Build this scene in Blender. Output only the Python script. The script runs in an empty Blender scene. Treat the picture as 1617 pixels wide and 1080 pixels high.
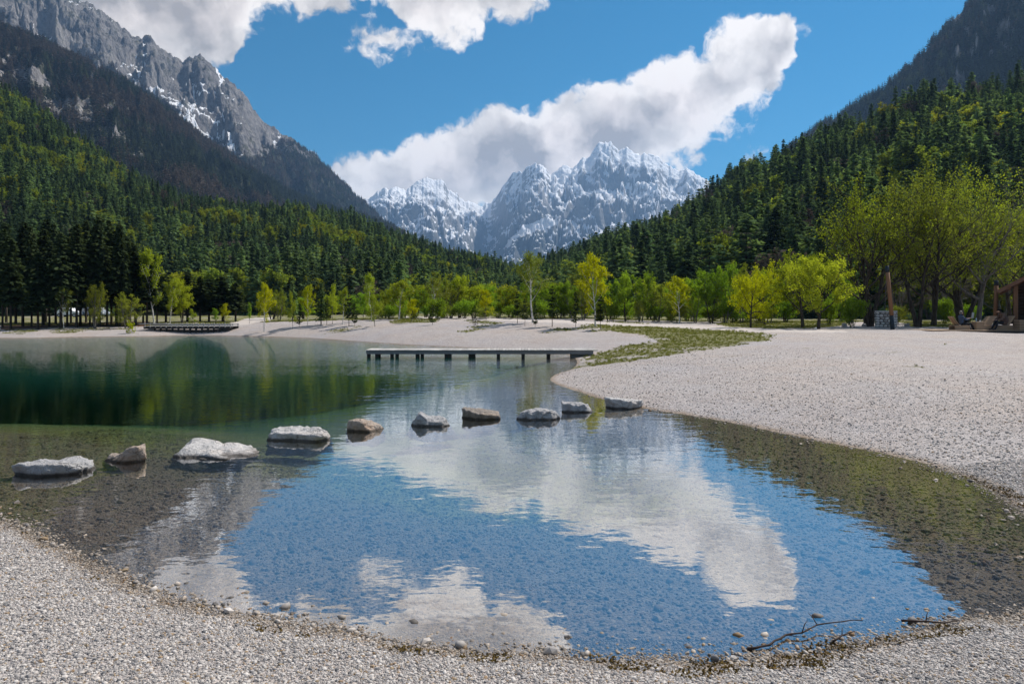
import bpy, bmesh, math, random
import numpy as np
from mathutils import Vector, Matrix, noise as mnoise

# ------------------------------------------------------------------ camera, sky, sun, exposure
SC = bpy.context.scene
COL = SC.collection
F, CX, HY, CAMH = 1078.0, 808.5, 489.0, 2.2      # focal length and horizon of the photograph in its pixels, eye height above the water
cam_d = bpy.data.cameras.new('camera'); cam = bpy.data.objects.new('camera', cam_d); COL.objects.link(cam)
cam.location = (0, 0, CAMH); cam.rotation_euler = (math.radians(90), 0, 0)
cam_d.sensor_width = 36.0; cam_d.lens = 36.0 * F / 1617.0
cam_d.shift_y = (HY - 540.0) / 1617.0
cam_d.clip_start = 0.05; cam_d.clip_end = 40000
SC.camera = cam

SUN_AZ, SUN_EL = math.radians(50), math.radians(49)
sun_dir = Vector((math.sin(SUN_AZ) * math.cos(SUN_EL), math.cos(SUN_AZ) * math.cos(SUN_EL), math.sin(SUN_EL)))
sd_ = bpy.data.lights.new('sun', 'SUN'); sd_.energy = 4.2; sd_.angle = math.radians(0.6); sd_.color = (1.0, 0.93, 0.84)
sun = bpy.data.objects.new('sun', sd_); COL.objects.link(sun); sun.location = (0, 0, 3000)
sun.rotation_euler = (-sun_dir).to_track_quat('-Z', 'Y').to_euler()

SC.view_settings.view_transform = 'Standard'; SC.view_settings.look = 'None'
SC.view_settings.exposure = 0.6; SC.view_settings.gamma = 1.0; SC.view_settings.use_curve_mapping = False
cy = SC.cycles
cy.max_bounces = 7; cy.diffuse_bounces = 2; cy.glossy_bounces = 3; cy.transmission_bounces = 4; cy.transparent_max_bounces = 8; cy.volume_bounces = 0
cy.caustics_reflective = False; cy.caustics_refractive = False
cy.sample_clamp_indirect = 6.0
cy.use_denoising = True
try:
    cy.denoiser = 'OPENIMAGEDENOISE'; cy.denoising_input_passes = 'RGB_ALBEDO_NORMAL'; cy.denoising_prefilter = 'ACCURATE'
except Exception:
    pass
cy.use_adaptive_sampling = True; cy.adaptive_threshold = 0.012

# ------------------------------------------------------------------ node helpers
class NT:
    def __init__(s, nt): s.nt = nt; s.L = nt.links
    def node(s, t, **kw):
        n = s.nt.nodes.new(t)
        for k, v in kw.items(): setattr(n, k, v)
        return n
    def put(s, sock, v):
        if isinstance(v, bpy.types.NodeSocket): s.L.new(v, sock)
        elif v is not None: sock.default_value = v
    def m(s, op, a, b=None, c=None, clamp=False):
        n = s.node('ShaderNodeMath', operation=op); n.use_clamp = clamp
        s.put(n.inputs[0], a); s.put(n.inputs[1], b); s.put(n.inputs[2], c)
        return n.outputs[0]
    def vm(s, op, a, b=None, scale=None):
        n = s.node('ShaderNodeVectorMath', operation=op)
        s.put(n.inputs[0], a); s.put(n.inputs[1], b)
        if scale is not None: s.put(n.inputs['Scale'], scale)
        return n.outputs[0]
    def mr(s, v, a, b, c=0.0, d=1.0, smooth=False):
        n = s.node('ShaderNodeMapRange'); n.interpolation_type = 'SMOOTHSTEP' if smooth else 'LINEAR'
        for i, q in enumerate((v, a, b, c, d)): s.put(n.inputs[i], q)
        return n.outputs[0]
    def mix(s, f, a, b, mode='MIX'):
        n = s.node('ShaderNodeMix', data_type='RGBA', blend_type=mode); n.clamp_factor = True
        s.put(n.inputs[0], f); s.put(n.inputs[6], col(a)); s.put(n.inputs[7], col(b))
        return n.outputs[2]
    def noise(s, vec, scale, detail=4, rough=0.55, dist=0.0, out=0):
        n = s.node('ShaderNodeTexNoise')
        s.put(n.inputs['Vector'], vec); s.put(n.inputs['Scale'], scale); s.put(n.inputs['Detail'], detail)
        s.put(n.inputs['Roughness'], rough); s.put(n.inputs['Distortion'], dist)
        return n.outputs[out]
    def vor(s, vec, scale, feature='F1', out='Distance', rnd=1.0):
        n = s.node('ShaderNodeTexVoronoi', feature=feature)
        s.put(n.inputs['Vector'], vec); s.put(n.inputs['Scale'], scale); s.put(n.inputs['Randomness'], rnd)
        return n.outputs[out]
    def ramp(s, f, stops):
        n = s.node('ShaderNodeValToRGB'); e = n.color_ramp.elements
        e[0].position, e[0].color = stops[0][0], col(stops[0][1])
        e[1].position, e[1].color = stops[-1][0], col(stops[-1][1])
        for p, c in stops[1:-1]:
            k = e.new(p); k.color = col(c)
        s.put(n.inputs[0], f); return n.outputs[0]
    def curve(s, v, pts):
        n = s.node('ShaderNodeFloatCurve'); c = n.mapping.curves[0]
        pts = sorted(pts)
        c.points[0].location = pts[0]; c.points[1].location = pts[-1]
        for p in pts[1:-1]: c.points.new(*p)
        for p in c.points: p.handle_type = 'VECTOR'
        n.mapping.update(); s.put(n.inputs[1], v); return n.outputs[0]
    def bump(s, h, dist, strength=1.0, normal=None):
        n = s.node('ShaderNodeBump'); s.put(n.inputs['Strength'], strength); s.put(n.inputs['Distance'], dist); s.put(n.inputs['Height'], h)
        if normal is not None: s.put(n.inputs['Normal'], normal)
        return n.outputs[0]
def col(c):
    if isinstance(c, (tuple, list)) and len(c) == 3: return (c[0], c[1], c[2], 1.0)
    return c
def new_mat(name):
    m = bpy.data.materials.new(name); m.use_nodes = True; m.node_tree.nodes.clear()
    g = NT(m.node_tree); g.out = g.node('ShaderNodeOutputMaterial'); g.mat = m
    return g
def principled(g, color, rough=0.8, normal=None, spec=0.3, metallic=0.0):
    p = g.node('ShaderNodeBsdfPrincipled'); g.put(p.inputs['Base Color'], col(color)); g.put(p.inputs['Roughness'], rough)
    p.inputs['Specular IOR Level'].default_value = spec; p.inputs['Metallic'].default_value = metallic
    if normal is not None: g.put(p.inputs['Normal'], normal)
    g.put(g.out.inputs[0], p.outputs[0]); return p

# ------------------------------------------------------------------ world: Nishita sky with procedural cumulus
world = bpy.data.worlds.new('World'); SC.world = world; world.use_nodes = True
world.node_tree.nodes.clear(); g = NT(world.node_tree)
sky = g.node('ShaderNodeTexSky'); sky.sky_type = 'NISHITA'; sky.sun_disc = False
sky.sun_elevation = SUN_EL; sky.sun_rotation = SUN_AZ; sky.altitude = 900; sky.air_density = 1.0; sky.dust_density = 0.6; sky.ozone_density = 2.2
hs = g.node('ShaderNodeHueSaturation'); hs.inputs['Saturation'].default_value = 1.95; hs.inputs['Hue'].default_value = 0.484; g.put(hs.inputs['Color'], sky.outputs[0])
SKY_STR = 0.06; HAZE = 8.5e-5
skyc = g.vm('SCALE', hs.outputs[0], scale=SKY_STR)
tc = g.node('ShaderNodeTexCoord'); D = tc.outputs['Generated']
def ae(px, py):                                   # azimuth and elevation of a photograph pixel
    X, Z = (px - CX) / F, (HY - py) / F
    return math.atan(X), math.atan(Z / math.hypot(X, 1))
AZ0, AZ1, EL1 = -1.2, 1.2, 0.9
def cv(v, pts):
    q = []
    for px, py in pts:
        a, e = ae(px, py); q.append(((a - AZ0) / (AZ1 - AZ0), min(1, max(0, (e + .1) / (EL1 + .1)))))
    return g.curve(v, q)
wn = g.noise(D, 7.0, 3, 0.5, out=1)
wv = g.vm('SCALE', g.vm('SUBTRACT', wn, (0.5, 0.5, 0.5)), scale=0.03)
wn2 = g.noise(D, 26.0, 3, 0.55, out=1)
wv2 = g.vm('SCALE', g.vm('SUBTRACT', wn2, (0.5, 0.5, 0.5)), scale=0.034)
Dw = g.vm('ADD', g.vm('ADD', D, wv), wv2)
sp = g.node('ShaderNodeSeparateXYZ'); g.put(sp.inputs[0], Dw)
azn = g.m('ARCTAN2', sp.outputs[0], sp.outputs[1])
eln = g.m('ARCSINE', g.m('MAXIMUM', g.m('MINIMUM', sp.outputs[2], 1.0), -1.0))
xin = g.mr(azn, AZ0, AZ1)
eln1 = g.mr(eln, -.1, EL1)
# main cumulus bank over the snow peaks, upper and lower outline
topA = cv(xin, [(470, 262), (505, 243), (530, 254), (565, 258), (600, 248), (640, 236), (668, 228), (684, 205), (730, 180), (770, 160), (800, 153), (840, 165), (880, 140), (930, 125), (1000, 120), (1040, 95), (1080, 85), (1130, 56), (1170, 46), (1220, 42), (1250, 22), (1262, 60), (1275, 120)])
botA = cv(xin, [(470, 230), (505, 250), (520, 268), (545, 290), (575, 318), (620, 345), (800, 360), (960, 330), (1040, 258), (1070, 240), (1100, 238), (1130, 215), (1180, 195), (1225, 165), (1238, 115), (1258, 80), (1275, 30)])
dA = g.m('MINIMUM', g.m('SUBTRACT', topA, eln1), g.m('SUBTRACT', eln1, botA))
# the clouds along the top edge: only their undersides are in view
botB = cv(xin, [(-200, 150), (0, 150), (250, 150), (330, 128), (375, 118), (392, 70), (404, 40), (440, 30), (480, 30), (520, 28), (546, 22), (556, -2), (566, -12), (600, -12), (614, 4), (625, 12), (640, 35), (690, 70), (735, 66), (775, 40), (800, 42), (835, 46), (860, 28), (890, 2), (915, -90), (1100, -160)])
topB = cv(xin, [(-200, -120), (300, -200), (700, -190), (900, -110), (1000, -60), (1100, 0)])
dB = g.m('MINIMUM', g.m('SUBTRACT', topB, eln1), g.m('SUBTRACT', eln1, botB))
# little cloud below them, two wisps
def blob(px, py, rx, ry):
    a, e = ae(px, py)
    u = g.m('DIVIDE', g.m('SUBTRACT', azn, a), rx / F); v = g.m('DIVIDE', g.m('SUBTRACT', eln, e), ry / F)
    r = g.m('SQRT', g.m('ADD', g.m('MULTIPLY', u, u), g.m('MULTIPLY', v, v)))
    return g.m('MULTIPLY', g.m('SUBTRACT', 1.0, r), 0.9 * ry / F)
dC = g.m('MAXIMUM', blob(602, 52, 38, 24), blob(622, 82, 14, 7))
dW = g.m('MAXIMUM', blob(1308, 46, 26, 15), blob(1112, 250, 26, 8))
dW = g.m('SUBTRACT', dW, 0.006)
# fair-weather clouds over the rest of the sky, outside what the photograph shows
gen = g.noise(g.vm('MULTIPLY', D, (1.0, 1.0, 1.8)), 2.2, 5, 0.55)
spd = g.node('ShaderNodeSeparateXYZ'); g.put(spd.inputs[0], D)
away = g.m('MAXIMUM', g.mr(spd.outputs[1], 0.62, 0.35, 0, 1), g.mr(spd.outputs[2], 0.55, 0.7, 0, 1))
dG = g.m('SUBTRACT', g.m('MULTIPLY', g.m('SUBTRACT', gen, 0.56), 0.5), g.m('MULTIPLY', g.m('SUBTRACT', 1.0, away), 0.3))
dd = g.m('MAXIMUM', g.m('MAXIMUM', dA, dB), g.m('MAXIMUM', g.m('MAXIMUM', dC, dW), dG))
n1 = g.noise(Dw, 20.0, 9, 0.60)
# light and shade painted into the clouds, from noise taken nearer the sun
Ds = g.vm('ADD', Dw, tuple(c * 0.022 for c in sun_dir))
n1s = g.noise(Ds, 20.0, 4, 0.6)
n0 = g.noise(Dw, 9.0, 4, 0.55)
Ds0 = g.vm('ADD', Dw, tuple(c * 0.05 for c in sun_dir))
n0s = g.noise(Ds0, 9.0, 3, 0.55)
dens = g.m('ADD', dd, g.m('MULTIPLY', g.m('SUBTRACT', n1, 0.52), 0.095))
def puffs(v): return g.m('SUBTRACT', 0.5, g.vor(v, 13.0))
pf = puffs(Dw); pfs = puffs(g.vm('ADD', Dw, tuple(c * 0.02 for c in sun_dir)))
dens = g.m('ADD', dens, g.m('MULTIPLY', g.m('SUBTRACT', n0, 0.5), 0.03))
dens = g.m('ADD', dens, g.m('MULTIPLY', g.m('SUBTRACT', pf, 0.0), 0.045))
dens = g.m('ADD', dens, 0.009)
alpha = g.mr(dens, 0.0, 0.018, 0, 1, True)
thick = g.mr(g.m('ADD', dens, g.m('MULTIPLY', g.m('SUBTRACT', n0, .5), .12)), 0.012, 0.085, 0, 1, True)
rel = g.m('ADD', g.m('ADD', g.m('MULTIPLY', g.m('SUBTRACT', pf, pfs), 0.45), g.m('MULTIPLY', g.m('SUBTRACT', n1, n1s), 0.7)), g.m('MULTIPLY', g.m('SUBTRACT', n0, n0s), 1.5))
cl = g.m('ADD', g.mr(thick, 0, 1, 0.78, 0.48), g.m('MULTIPLY', rel, 0.95))
cl = g.m('MAXIMUM', g.m('MINIMUM', cl, 0.84), 0.32)
tint = g.mix(thick, (1.0, 0.93, 0.865), (0.97, 0.875, 0.81))
ccol = g.vm('SCALE', tint, scale=cl)
fin = g.mix(g.m('MULTIPLY', alpha, 0.97), skyc, ccol)
bg = g.node('ShaderNodeBackground'); g.put(bg.inputs[0], fin); bg.inputs[1].default_value = 1.0
wo = g.node('ShaderNodeOutputWorld'); g.put(wo.inputs[0], bg.outputs[0])
world.cycles.sampling_method = 'MANUAL'; world.cycles.sample_map_resolution = 512

# ------------------------------------------------------------------ numeric helpers
def perlin(x, y, seed=0):
    x = np.asarray(x, float); y = np.asarray(y, float)
    xi = np.floor(x).astype(np.int64); yi = np.floor(y).astype(np.int64); xf = x - xi; yf = y - yi
    def grad(ix, iy, dx, dy):
        h = (ix * 374761393 + iy * 668265263 + seed * 1442695041) & 0xffffffff
        h = ((h ^ (h >> 13)) * 1274126177) & 0xffffffff; h = h ^ (h >> 16)
        a = (h & 0xffff) / 65536.0 * 2 * np.pi
        return np.cos(a) * dx + np.sin(a) * dy
    u = xf * xf * xf * (xf * (xf * 6 - 15) + 10); v = yf * yf * yf * (yf * (yf * 6 - 15) + 10)
    a = grad(xi, yi, xf, yf); b = grad(xi + 1, yi, xf - 1, yf); c = grad(xi, yi + 1, xf, yf - 1); d = grad(xi + 1, yi + 1, xf - 1, yf - 1)
    return ((a + (b - a) * u) + ((c + (d - c) * u) - (a + (b - a) * u)) * v) * 1.5
def fbm(x, y, oct=5, seed=0, gain=0.5, lac=2.03):
    s = 0; a = 1.0
    for i in range(oct):
        s = s + a * perlin(x, y, seed + i * 17); a *= gain; x = x * lac + 3.1; y = y * lac - 1.7
    return s
def ridged(x, y, oct=5, seed=0, gain=0.5, lac=2.03):
    s = 0; a = 1.0; w = 1.0
    for i in range(oct):
        n = 1 - np.abs(perlin(x, y, seed + i * 17)); n = n * n * w; w = np.clip(n * 1.6, 0, 1)
        s = s + a * n; a *= gain; x = x * lac + 3.1; y = y * lac - 1.7
    return s
def sstep(a, b, x):
    t = np.clip((x - a) / (b - a), 0, 1); return t * t * (3 - 2 * t)
def interp(pts, x):
    p = np.array(sorted(pts), float); return np.interp(x, p[:, 0], p[:, 1])
def wpt(px, py, z=0.0):                           # pixel on a level z -> world x, y
    d = (CAMH - z) * F / (py - HY); return ((px - CX) / F * d, d)
def wx(px, d): return (px - CX) / F * d
def wz(py, d): return CAMH + (HY - py) / F * d

# ------------------------------------------------------------------ mesh and object helpers
def fast_mesh(name, V, faces, mats=(), fmat=None, smooth=False):
    V = np.asarray(V, np.float32); faces = np.asarray(faces, np.int32); n, k = faces.shape
    me = bpy.data.meshes.new(name)
    me.vertices.add(len(V)); me.vertices.foreach_set('co', V.ravel())
    me.loops.add(n * k); me.loops.foreach_set('vertex_index', faces.ravel())
    me.polygons.add(n); me.polygons.foreach_set('loop_start', np.arange(0, n * k, k, dtype=np.int32))
    try: me.polygons.foreach_set('loop_total', np.full(n, k, np.int32))
    except Exception: pass
    for m in mats: me.materials.append(m)
    if fmat is not None: me.polygons.foreach_set('material_index', np.asarray(fmat, np.int32))
    me.polygons.foreach_set('use_smooth', np.full(n, bool(smooth)))
    me.update(calc_edges=True); me.validate()
    return me
def link(name, me, parent=None, loc=None, **tags):
    o = bpy.data.objects.new(name, me); COL.objects.link(o)
    if parent is not None: o.parent = parent
    if loc is not None: o.location = loc
    for k, v in tags.items(): o[k] = v
    return o
def empty(name, loc, rz=0.0, **tags):
    o = link(name, None, None, loc, **tags); o.empty_display_size = 0.2; o.rotation_euler = (0, 0, rz); return o
def add_attr(me, name, vals):
    a = me.attributes.new(name, 'FLOAT', 'POINT'); a.data.foreach_set('value', np.asarray(vals, np.float32))
class MB:                                         # collects boxes, bars and tubes for one part
    def __init__(s): s.bm = bmesh.new()
    def box(s, x0, x1, y0, y1, z0, z1, bev=0.0, M=None):
        r = bmesh.ops.create_cube(s.bm, size=1.0)
        vs = r['verts']
        bmesh.ops.scale(s.bm, verts=vs, vec=(x1 - x0, y1 - y0, z1 - z0))
        if bev > 0:
            es = list({e for v in vs for e in v.link_edges})
            b = bmesh.ops.bevel(s.bm, geom=es, offset=bev, segments=1, affect='EDGES', profile=0.5)
            vs = b['verts']
            vs = list({v for f in b['faces'] for v in f.verts} | set(vs))
        T = Matrix.Translation(((x0 + x1) / 2, (y0 + y1) / 2, (z0 + z1) / 2))
        bmesh.ops.transform(s.bm, matrix=(M @ T if M is not None else T), verts=[v for v in vs if v.is_valid])
        return s
    def tube(s, pts, radii, n=8, cap=True):
        rings = []
        P = [Vector(p) for p in pts]
        for i, p in enumerate(P):
            t = (P[min(i + 1, len(P) - 1)] - P[max(i - 1, 0)]).normalized()
            a = t.orthogonal().normalized() if i == 0 else (a - t * a.dot(t)).normalized()
            b = t.cross(a); r = radii[i] if hasattr(radii, '__len__') else radii
            rings.append([s.bm.verts.new(p + a * math.cos(2 * math.pi * k / n) * r + b * math.sin(2 * math.pi * k / n) * r) for k in range(n)])
        for r0, r1 in zip(rings, rings[1:]):
            for k in range(n): s.bm.faces.new((r0[k], r0[(k + 1) % n], r1[(k + 1) % n], r1[k]))
        if cap:
            s.bm.faces.new(rings[0][::-1]); s.bm.faces.new(rings[-1])
        return s
    def prism(s, poly, y0, y1):                   # x,z outline pulled along y
        a = [s.bm.verts.new((x, y0, z)) for x, z in poly]; b = [s.bm.verts.new((x, y1, z)) for x, z in poly]
        n = len(poly); s.bm.faces.new(a); s.bm.faces.new(b[::-1])
        for k in range(n): s.bm.faces.new((a[k], b[k], b[(k + 1) % n], a[(k + 1) % n]))
        return s
    def mesh(s, name, mat, smooth=False):
        bmesh.ops.recalc_face_normals(s.bm, faces=s.bm.faces)
        me = bpy.data.meshes.new(name); s.bm.to_mesh(me); s.bm.free()
        if mat: me.materials.append(mat)
        if smooth: me.polygons.foreach_set('use_smooth', [True] * len(me.polygons))
        return me
    def build(s, name, mat, parent=None, loc=None, smooth=False, **tags):
        return link(name, s.mesh(name, mat, smooth), parent, loc, **tags)

# ------------------------------------------------------------------ lake outline and ground heights
SHORE_PX = [(0, 534), (100, 532.5), (170, 531.5), (230, 531), (280, 529.5), (330, 529.5), (400, 531), (480, 533.5), (550, 538), (640, 544), (720, 548), (800, 551.5), (870, 556), (900, 561), (910, 568), (910, 576), (900, 584), (880, 590), (869, 598), (880, 607), (920, 620), (960, 632), (1020, 645), (1100, 657), (1200, 676), (1300, 697), (1400, 716), (1500, 743), (1560, 766), (1617, 802), (1690, 858), (1715, 905), (1690, 950), (1617, 978), (1540, 983), (1470, 990), (1400, 1012), (1330, 1018), (1270, 1036), (1150, 1046), (1050, 1040), (960, 1042), (850, 1033), (740, 1034), (660, 1026), (590, 1012), (500, 996), (430, 984), (340, 968), (265, 950), (180, 915), (110, 880), (60, 853), (0, 825), (-150, 775), (-400, 715)]
SH = [wpt(*p) for p in SHORE_PX] + [(-24.0, 12.5), (-42, 17), (-58, 30), (-62, 45), (-55, 54)]
SH = np.array(SH)
def resample(P, step):
    out = []
    n = len(P)
    for i in range(n):                            # Catmull-Rom, closed
        p0, p1, p2, p3 = P[i - 1], P[i], P[(i + 1) % n], P[(i + 2) % n]
        k = max(2, int(np.hypot(*(p2 - p1)) / step))
        k = min(k, 10)
        for t in np.arange(k) / k:
            out.append(0.5 * ((2 * p1) + (-p0 + p2) * t + (2 * p0 - 5 * p1 + 4 * p2 - p3) * t * t + (-p0 + 3 * p1 - 3 * p2 + p3) * t ** 3))
    return np.array(out)
SHR = resample(SH, 0.5)
def shore_dist(x, y):                             # > 0 on land, < 0 in the lake
    x = np.asarray(x, float).ravel(); y = np.asarray(y, float).ravel()
    best = np.full(x.shape, 1e18); inside = np.zeros(x.shape, bool)
    A = SHR; B = np.roll(SHR, -1, 0)
    for (ax, ay), (bx, by) in zip(A, B):
        dx, dy = bx - ax, by - ay
        t = np.clip(((x - ax) * dx + (y - ay) * dy) / (dx * dx + dy * dy + 1e-12), 0, 1)
        best = np.minimum(best, (x - ax - t * dx) ** 2 + (y - ay - t * dy) ** 2)
        c = (ay > y) != (by > y)
        inside ^= c & (x < (bx - ax) * (y - ay) / (by - ay + 1e-15) + ax)
    d = np.sqrt(best); return np.where(inside, -d, d)
CTRL = [(wx(p, d), d, z) for p, d, z in [(0, 60, .68), (150, 62, .7), (300, 66, .95), (400, 62, 1.32), (500, 60, 1.4), (600, 58, 1.42), (700, 55, 1.42), (800, 52, 1.42), (900, 48, 1.28), (1000, 48, 1.05), (1100, 45, .85), (1250, 50, .9), (1450, 50, .8), (1617, 46, .68), (1617, 20, .5), (1300, 25, .55), (1150, 30, .62), (1900, 46, .7), (1600, 12, .4)]]
CTRL += [(0, 0, .55), (-5, 3, .5), (5, 2, .5), (-70, 60, .7), (-60, 10, .6), (0, 90, 1.3), (60, 90, 1.0), (-60, 90, 1.0), (0, -40, .8), (0, 150, 1.5), (0, 70, 1.4), (30, 70, 1.0)]
def ground_z(x, y, s=None):
    x = np.asarray(x, float).ravel(); y = np.asarray(y, float).ravel()
    if s is None: s = shore_dist(x, y)
    W = 0; Z = 0
    for cx, cy_, cz in CTRL:
        w = 1 / (((x - cx) ** 2 + (y - cy_) ** 2) + 4) ** 1.6
        W = W + w; Z = Z + w * cz
    P = Z / W
    L = 2.4 + np.clip(y / 12, 0, 3)
    s = s + 0.05 * fbm(x * 2.2, y * 2.2, 3, 5) * np.clip(14 / (y + 4), 0.3, 1.2)
    land = P * (1 - np.exp(-np.maximum(s, 0) / L))
    q = np.maximum(-s, 0)
    bed = -(0.055 * np.minimum(q, 3.5) + 0.11 * np.clip(q - 3.0, 0, 5) + 0.05 * np.clip(q - 8, 0, 14))
    bed = bed * (1 + 1.3 * sstep(13, 30, y) + 4.0 * sstep(24, 46, y))                # the open lake shelves off steeply
    z = np.where(s > 0, land, bed)
    z = z + 0.02 * fbm(x * 0.8, y * 0.8, 3, 9) * np.clip(np.abs(s) / 1.5, 0, 1)
    amp = np.clip(s - 1.5, 0, 4) / 4
    z = z + 0.06 * amp * fbm(x * 0.3, y * 0.3, 3, 21)
    return z
def gz(x, y): return float(ground_z([x], [y])[0])

# sheet in polar coordinates round the camera: fine in front and near, coarse behind and far
az = np.radians(np.concatenate([np.linspace(-180, -50, 34)[:-1], np.linspace(-50, 50, 521), np.linspace(50, 180, 34)[1:-1]]))
rr = [0.02, 0.5, 1.0, 1.5, 2.0, 2.5]
while rr[-1] < 110: rr.append(rr[-1] * 1.0118 + 0.004)
while rr[-1] < 14000: rr.append(rr[-1] * 1.12)
rr = np.minimum(np.array(rr), 9000.0); rr = rr[:np.argmax(rr >= 9000.0) + 1]
RG, AG = np.meshgrid(rr, az, indexing='ij')
GX, GY = (RG * np.sin(AG)).ravel(), (RG * np.cos(AG)).ravel()
GS = shore_dist(GX, GY)
GZ = ground_z(GX, GY, GS)
GZ = np.where(RG.ravel() > 200, 1.0 - 0.0, GZ)
nr, na = RG.shape
i0 = (np.arange(nr - 1)[:, None] * na + np.arange(na)[None, :]).ravel()
i1 = (np.arange(nr - 1)[:, None] * na + (np.arange(na)[None, :] + 1) % na).ravel()
Fq = np.stack([i0, i1, i1 + na, i0 + na], 1)
gv = np.stack([GX, GY, GZ], 1)
GXc, GYc, GSc = GX, GY, GS
# ground cover: grass patches and trodden paths, traced once and stored on the ground itself
yy = np.maximum(GYc, 0.3); PX = CX + F * GXc / yy; PY = HY - F * (gv[:, 2] - CAMH) / yy
front = GYc > 1
def inpoly(poly, soft=1.0):
    ins = np.zeros(PX.shape, bool); P = np.array(poly, float)
    for (ax, ay), (bx, by) in zip(P, np.roll(P, -1, 0)):
        c = (ay > PY) != (by > PY); ins ^= c & (PX < (bx - ax) * (PY - ay) / (by - ay + 1e-15) + ax)
    return (ins & front).astype(float)
gn = fbm(GXc * 0.55, GYc * 0.55, 4, 33)
gn2 = fbm(GXc * 0.25, GYc * 0.25, 3, 41)
grass = np.zeros(len(gv))
def lay(poly, strength, thr=0.0):
    global grass
    grass = np.maximum(grass, inpoly(poly) * np.clip(strength + gn * 0.55 - thr, 0, 1))
lay([(900, 583), (935, 562), (985, 545), (1040, 540), (1080, 530), (1040, 524), (940, 521), (930, 512), (975, 508), (1060, 513.5), (1150, 521), (1220, 528), (1215, 538), (1160, 547), (1090, 556), (1000, 570)], 0.6)
lay([(975, 514), (1065, 517), (1200, 527), (1210, 537), (1120, 546), (1060, 548), (1020, 530), (960, 522)], 1.0)
lay([(1130, 511), (1180, 506), (1335, 506), (1335, 514), (1300, 517.5), (1220, 519), (1150, 516)], 1.0)
lay([(230, 516), (240, 503), (340, 500), (700, 498), (700, 501), (560, 503), (470, 505.5), (430, 508.5), (365, 511.5), (300, 515)], 1.4)
lay([(0, 490), (230, 490), (230, 509), (150, 511), (0, 513.5)], 1.2)
lay([(615, 507), (640, 504), (690, 504), (690, 509), (620, 511)], 0.7)
lay([(730, 505), (770, 507), (800, 511), (770, 519), (735, 526), (720, 522), (760, 513)], 0.45)
lay([(860, 526), (880, 517), (960, 512), (1000, 520), (930, 525)], 0.42)
lay([(480, 528), (560, 515), (580, 516), (530, 529)], 0.35)
lay([(0, 521), (150, 517), (210, 519), (120, 525), (0, 529)], 0.42)
lay([(1420, 508), (1510, 508), (1510, 517), (1440, 516)], 1.0)
lay([(1150, 538), (1330, 530), (1500, 545), (1617, 560), (1617, 590), (1350, 575), (1200, 560), (1000, 580)], -0.02, 0.06)
far = (GYc > 66) & front
grass = np.where(far & (GSc > 8), np.clip(0.75 + gn * 0.5, 0, 1), grass)
path = np.zeros(len(gv))
for poly in ([(640, 500), (760, 500.5), (930, 508), (1000, 511), (1130, 515), (1230, 520), (1330, 521), (1340, 525), (1200, 524), (1060, 517.5), (960, 513.5), (860, 509), (740, 504), (640, 503)], [(355, 514), (390, 503), (432, 501), (425, 507), (385, 513)]):
    path = np.maximum(path, inpoly(poly))
litter = np.clip(sstep(0.15, 0.5, inpoly([(0, 511), (110, 509.5), (235, 508), (235, 515.5), (110, 516), (0, 521)]) * 0.8 + gn * .4), 0, 1) * inpoly([(0, 508), (240, 505), (240, 516), (0, 522)])
grass = grass * (1 - path)

# ------------------------------------------------------------------ ground material: dry gravel, wet and algae-brown gravel under water, grass, sand path
g = new_mat('gravel_ground')
pos = g.node('ShaderNodeNewGeometry').outputs['Position']
sp = g.node('ShaderNodeSeparateXYZ'); g.put(sp.inputs[0], pos)
at = lambda n: g.node('ShaderNodeAttribute', attribute_name=n).outputs['Fac']
flat = g.vm('MULTIPLY', pos, (1, 1, 0.35))
v1c = g.vor(flat, 34.0, out='Color'); v1d = g.vor(flat, 34.0)
v2c = g.vor(flat, 78.0, out='Color'); v2d = g.vor(flat, 78.0)
v3c = g.vor(flat, 11.0, out='Color'); v3d = g.vor(flat, 11.0)
spc = lambda c: (lambda n: (g.put(n.inputs[0], c), n.outputs[0])[1])(g.node('ShaderNodeSeparateColor'))
big = g.noise(flat, 0.35, 4, 0.6); mid = g.noise(flat, 2.6, 5, 0.6); fine = g.noise(flat, 16.0, 4, 0.65)
peb1 = g.ramp(spc(v1c), [(0.0, (0.17, 0.165, 0.17)), (0.3, (0.30, 0.29, 0.29)), (0.55, (0.40, 0.375, 0.36)), (0.8, (0.56, 0.53, 0.51)), (0.94, (0.72, 0.69, 0.67)), (1.0, (0.36, 0.25, 0.15))])
peb2 = g.ramp(spc(v2c), [(0.0, (0.16, 0.155, 0.155)), (0.4, (0.36, 0.34, 0.335)), (0.75, (0.50, 0.47, 0.455)), (1.0, (0.68, 0.65, 0.63))])
peb3 = g.ramp(spc(v3c), [(0.0, (0.20, 0.19, 0.19)), (0.5, (0.42, 0.40, 0.39)), (1.0, (0.62, 0.60, 0.58))])
stone = g.mix(0.5, peb1, peb2)
isbig = g.m('MULTIPLY', g.m('LESS_THAN', v3d, 0.33), g.m('GREATER_THAN', spc(v3c), 0.72))
stone = g.mix(g.m('MULTIPLY', isbig, 0.75), stone, peb3)
stone = g.mix(g.mr(big, 0.35, 0.7, 0, 0.5), stone, g.mix(1.0, stone, (0.98, 0.86, 0.74), 'MULTIPLY'))
hue_ = g.noise(g.vm('ADD', flat, (31, 7, 0)), 0.13, 4, 0.6)
stone = g.mix(g.mr(hue_, 0.42, 0.62, 0, 0.5), stone, g.mix(1.0, stone, (0.86, 0.90, 0.98), 'MULTIPLY'))
stone = g.mix(g.mr(mid, 0.52, 0.75, 0, 0.4), stone, g.mix(1.0, stone, (0.66, 0.60, 0.54), 'MULTIPLY'))
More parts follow.
